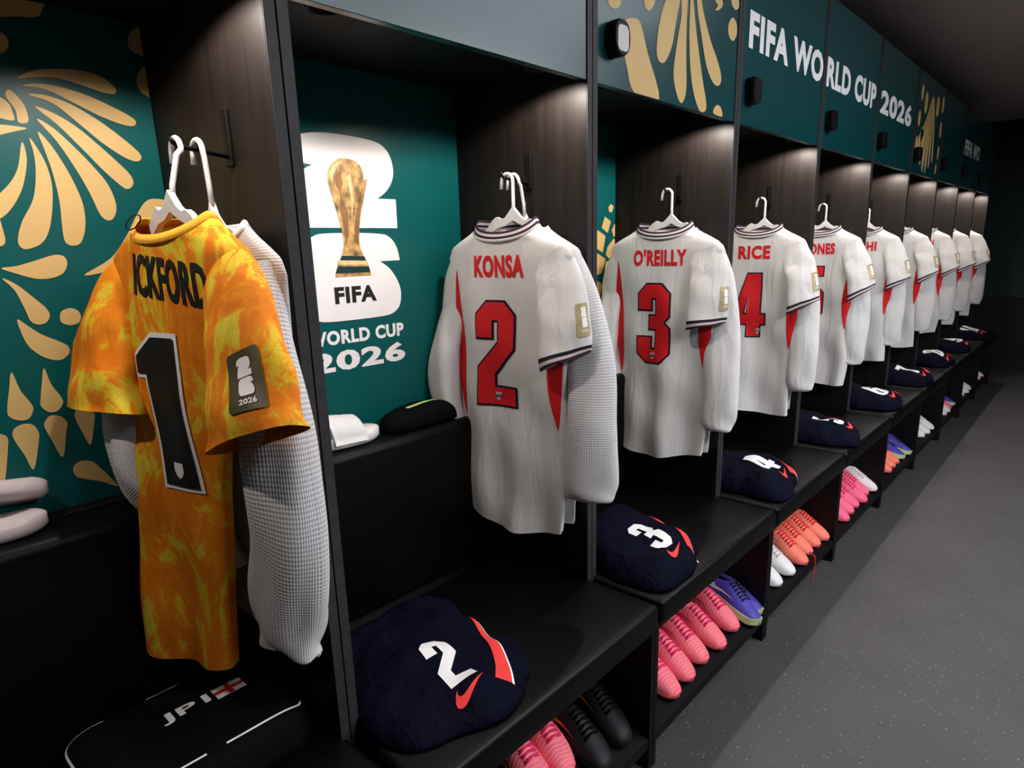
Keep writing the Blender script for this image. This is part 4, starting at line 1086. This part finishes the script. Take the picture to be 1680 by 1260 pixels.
ROW = {
 2: [('pink', .43, -6, 0), ('pink', .515, -10, 0), ('black', .60, -8, 0), ('black', .705, -12, 0)],
 3: [('pink', .166, -6, 0), ('pink', .262, -8, 0), ('pink', .368, -8, 0), ('pink', .478, -8, 0), ('pink', .600, -10, 0), ('violet', .690, -14, 0), ('violet', .748, -12, 1)],
 4: [('white', .20, -6, 0), ('white', .32, -8, 0), ('coral', .445, -10, 0), ('coral', .545, -8, 0), ('coral', .64, -8, 0), ('coral', .735, -6, 0)],
 5: [('hot_pink', .215, -6, 0), ('hot_pink', .315, -8, 0), ('hot_pink', .41, -8, 0), ('hot_pink', .515, -8, 0), ('hot_pink', .61, -8, 0), ('cream', .715, -6, 0)],
 6: [('coral', .27, -8, 0), ('coral', .37, -8, 0), ('coral', .46, -8, 0), ('violet', .58, -8, 0), ('violet', .70, -8, 0)],
 7: [('white', .36, -8, 0), ('white', .48, -8, 0), ('white', .61, -8, 0)],
 8: [('white', .30, -8, 0), ('cream', .42, -8, 0), ('hot_pink', .53, -8, 0), ('violet', .66, -8, 0)],
 9: [('red_white', .30, -8, 0), ('white', .45, -8, 0), ('white', .60, -8, 0)],
 10: [('red_white', .35, -8, 0), ('red_white', .50, -8, 0)],
}
CN = dict(pink='coral pink', hot_pink='hot pink', coral='orange coral', violet='violet', black='black', white='white', cream='pale pink', red_white='white and red')
for k, lst in ROW.items():
    cnt = {}
    for (kind, yy, rz, sp) in lst: cnt[kind] = cnt.get(kind, 0) + 1
    seen = {}
    for (kind, yy, rz, sp) in lst:
        i = seen.get(kind, 0); seen[kind] = i + 1
        nm = 'running_shoe' if kind == 'violet' else 'football_boot'
        wd = 'running shoe' if kind == 'violet' else 'football boot'
        if cnt[kind] == 1: lab = 'only %s %s below the shorts numbered %s' % (CN[kind], wd, WORD[k])
        else: lab = '%s %s %s from the near end, below the shorts numbered %s' % (ORD[i], CN[kind], wd, WORD[k])
        x = .192 + rnd.uniform(-.012, .008)
        if kind == 'violet' and k == 3: x = .218 if not sp else .200
        if k == 2 and kind == 'pink': x -= .05
        z = .104 + (.204 - x) * .22 + .0015
        put_shoe(kind, nm, x, (k - 2) * W + yy, z + (.004 if kind == 'violet' else 0), -12 if kind == 'violet' else 0, SLOPE, rz, lab, 'shoes on the shelf below the shorts numbered %s' % WORD[k])
# a loose red lace over the shelf edge of the fourth locker
lace = tube('loose_lace', catmull([(.188, 1.6 + .505, .150), (.214, 1.6 + .495, .140), (.219, 1.6 + .490, .10), (.218, 1.6 + .475, .06), (.221, 1.6 + .47, .03)], 5, False), .0022, 'red_print', None, 6)
tag(lace, 'thin red shoelace dangling over the shelf edge below the coral boots', 'shoelace')

# slides on the ledges above the back cushions
def slide(x, y, z, rx, ry, rz, label, mark, straps=True, mat='slide'):
    R = empty('slide_sandal', (x, y, z), label, 'sandal', 'slides on the ledges')
    R.rotation_euler = (math.radians(rx), math.radians(ry), math.radians(rz))
    pts = [(0, .0), (.03, .034), (.09, .046), (.15, .044), (.21, .037), (.255, .034), (.272, .015)]
    L = catmull([(a, b, 0) for a, b in pts] + [(a, -b, 0) for a, b in pts[::-1][:-1]], 4)
    V = []; Fc = []; n = len(L)
    for zz, g in ((.0, -.006), (.008, 0), (.022, .0), (.026, -.004)):
        for p in L:
            c = Vector((.135, 0, 0)); q = c + (p - c) * (1 + g / .09)
            V.append(Vector((q.x, q.y, zz + (.006 if zz > .01 and p.x < .02 else 0))))
    for j in range(3):
        for i in range(n): Fc.append((j * n + i, j * n + (i + 1) % n, (j + 1) * n + (i + 1) % n, (j + 1) * n + i))
    Fc.append(tuple(range(n))[::-1]); Fc.append(tuple(3 * n + i for i in range(n)))
    mesh('sole', V, Fc, mat, R)
    if straps:
        V = []; Fc = []; nu, nv = 9, 15
        for off in (0, .006):
            for i in range(nu):
                for j in range(nv):
                    a = math.pi * j / (nv - 1); xx = .055 + .085 * i / (nu - 1) + .01 * math.sin(a)
                    V.append(Vector((xx, (.047 + off) * math.cos(a), .012 + (.050 + .012 * i / (nu - 1) + off) * math.sin(a) ** .8)))
        m = nu * nv
        for s_ in (0, 1):
            for i in range(nu - 1):
                for j in range(nv - 1):
                    a = s_ * m + i * nv + j; Fc.append((a, a + 1, a + nv + 1, a + nv))
        for i in range(nu - 1):
            for j in (0, nv - 1): a = i * nv + j; Fc.append((a, a + nv, a + nv + m, a + m))
        for j in range(nv - 1):
            for i in (0, nu - 1): a = i * nv + j; Fc.append((a, a + 1, a + 1 + m, a + m))
        st = mesh('strap', V, Fc, mat, R)
        if mark:
            v2, f = cut(*swoosh(0, 0, 1, .5), .1)
            def mp(a, b):
                an = math.radians(150 - 70 * a); xx = .065 + .06 * b * 1.2 + .01 * math.sin(an)
                i = (xx - .055) / .085
                return Vector((xx, (.0545) * math.cos(an), .012 + (.058 + .012 * i) * math.sin(an) ** .8))
            mesh('tick_mark', [mp(a, b) for a, b in v2], f, 'black_print', st)
    return R
ZL = .9635
slide(-.372, -.330, ZL + .001, 0, 0, 258, 'pale slide sandal lying flat on the ledge left of the orange shirt', False, False)
slide(-.402, -.316, ZL + .046, 30, -6, 262, 'pale slide sandal tilted on top of the other one left of the orange shirt', False, False)
slide(-.372, .385, ZL + .001, 0, 0, 262, 'white slide sandal with black tick mark lying below the white emblem', True, True, 'white_boot')
slide(-.418, .330, ZL + .001, 0, 0, 266, 'white slide sandal standing against the teal panel below the white emblem', True, True, 'white_boot')
# black pouch with a neon stripe on the same ledge
Mo = Mound(.052, .125, .052, 77, wr=.6)
P = empty('black_pouch', (-.388, .535, ZL + .001), 'black soft pouch with a neon green stripe below the white emblem', 'pouch')
bo = mound_mesh('pouch_body', Mo, 'black_cloth', P, 48, 14)
decal('neon_stripe', [fill([[(-.004, -.045), (.006, -.040), (.006, .060), (-.002, .066), (-.006, .06)]])], lambda a, b: Mo.top(a, b, .002), 'neon', bo, .012)
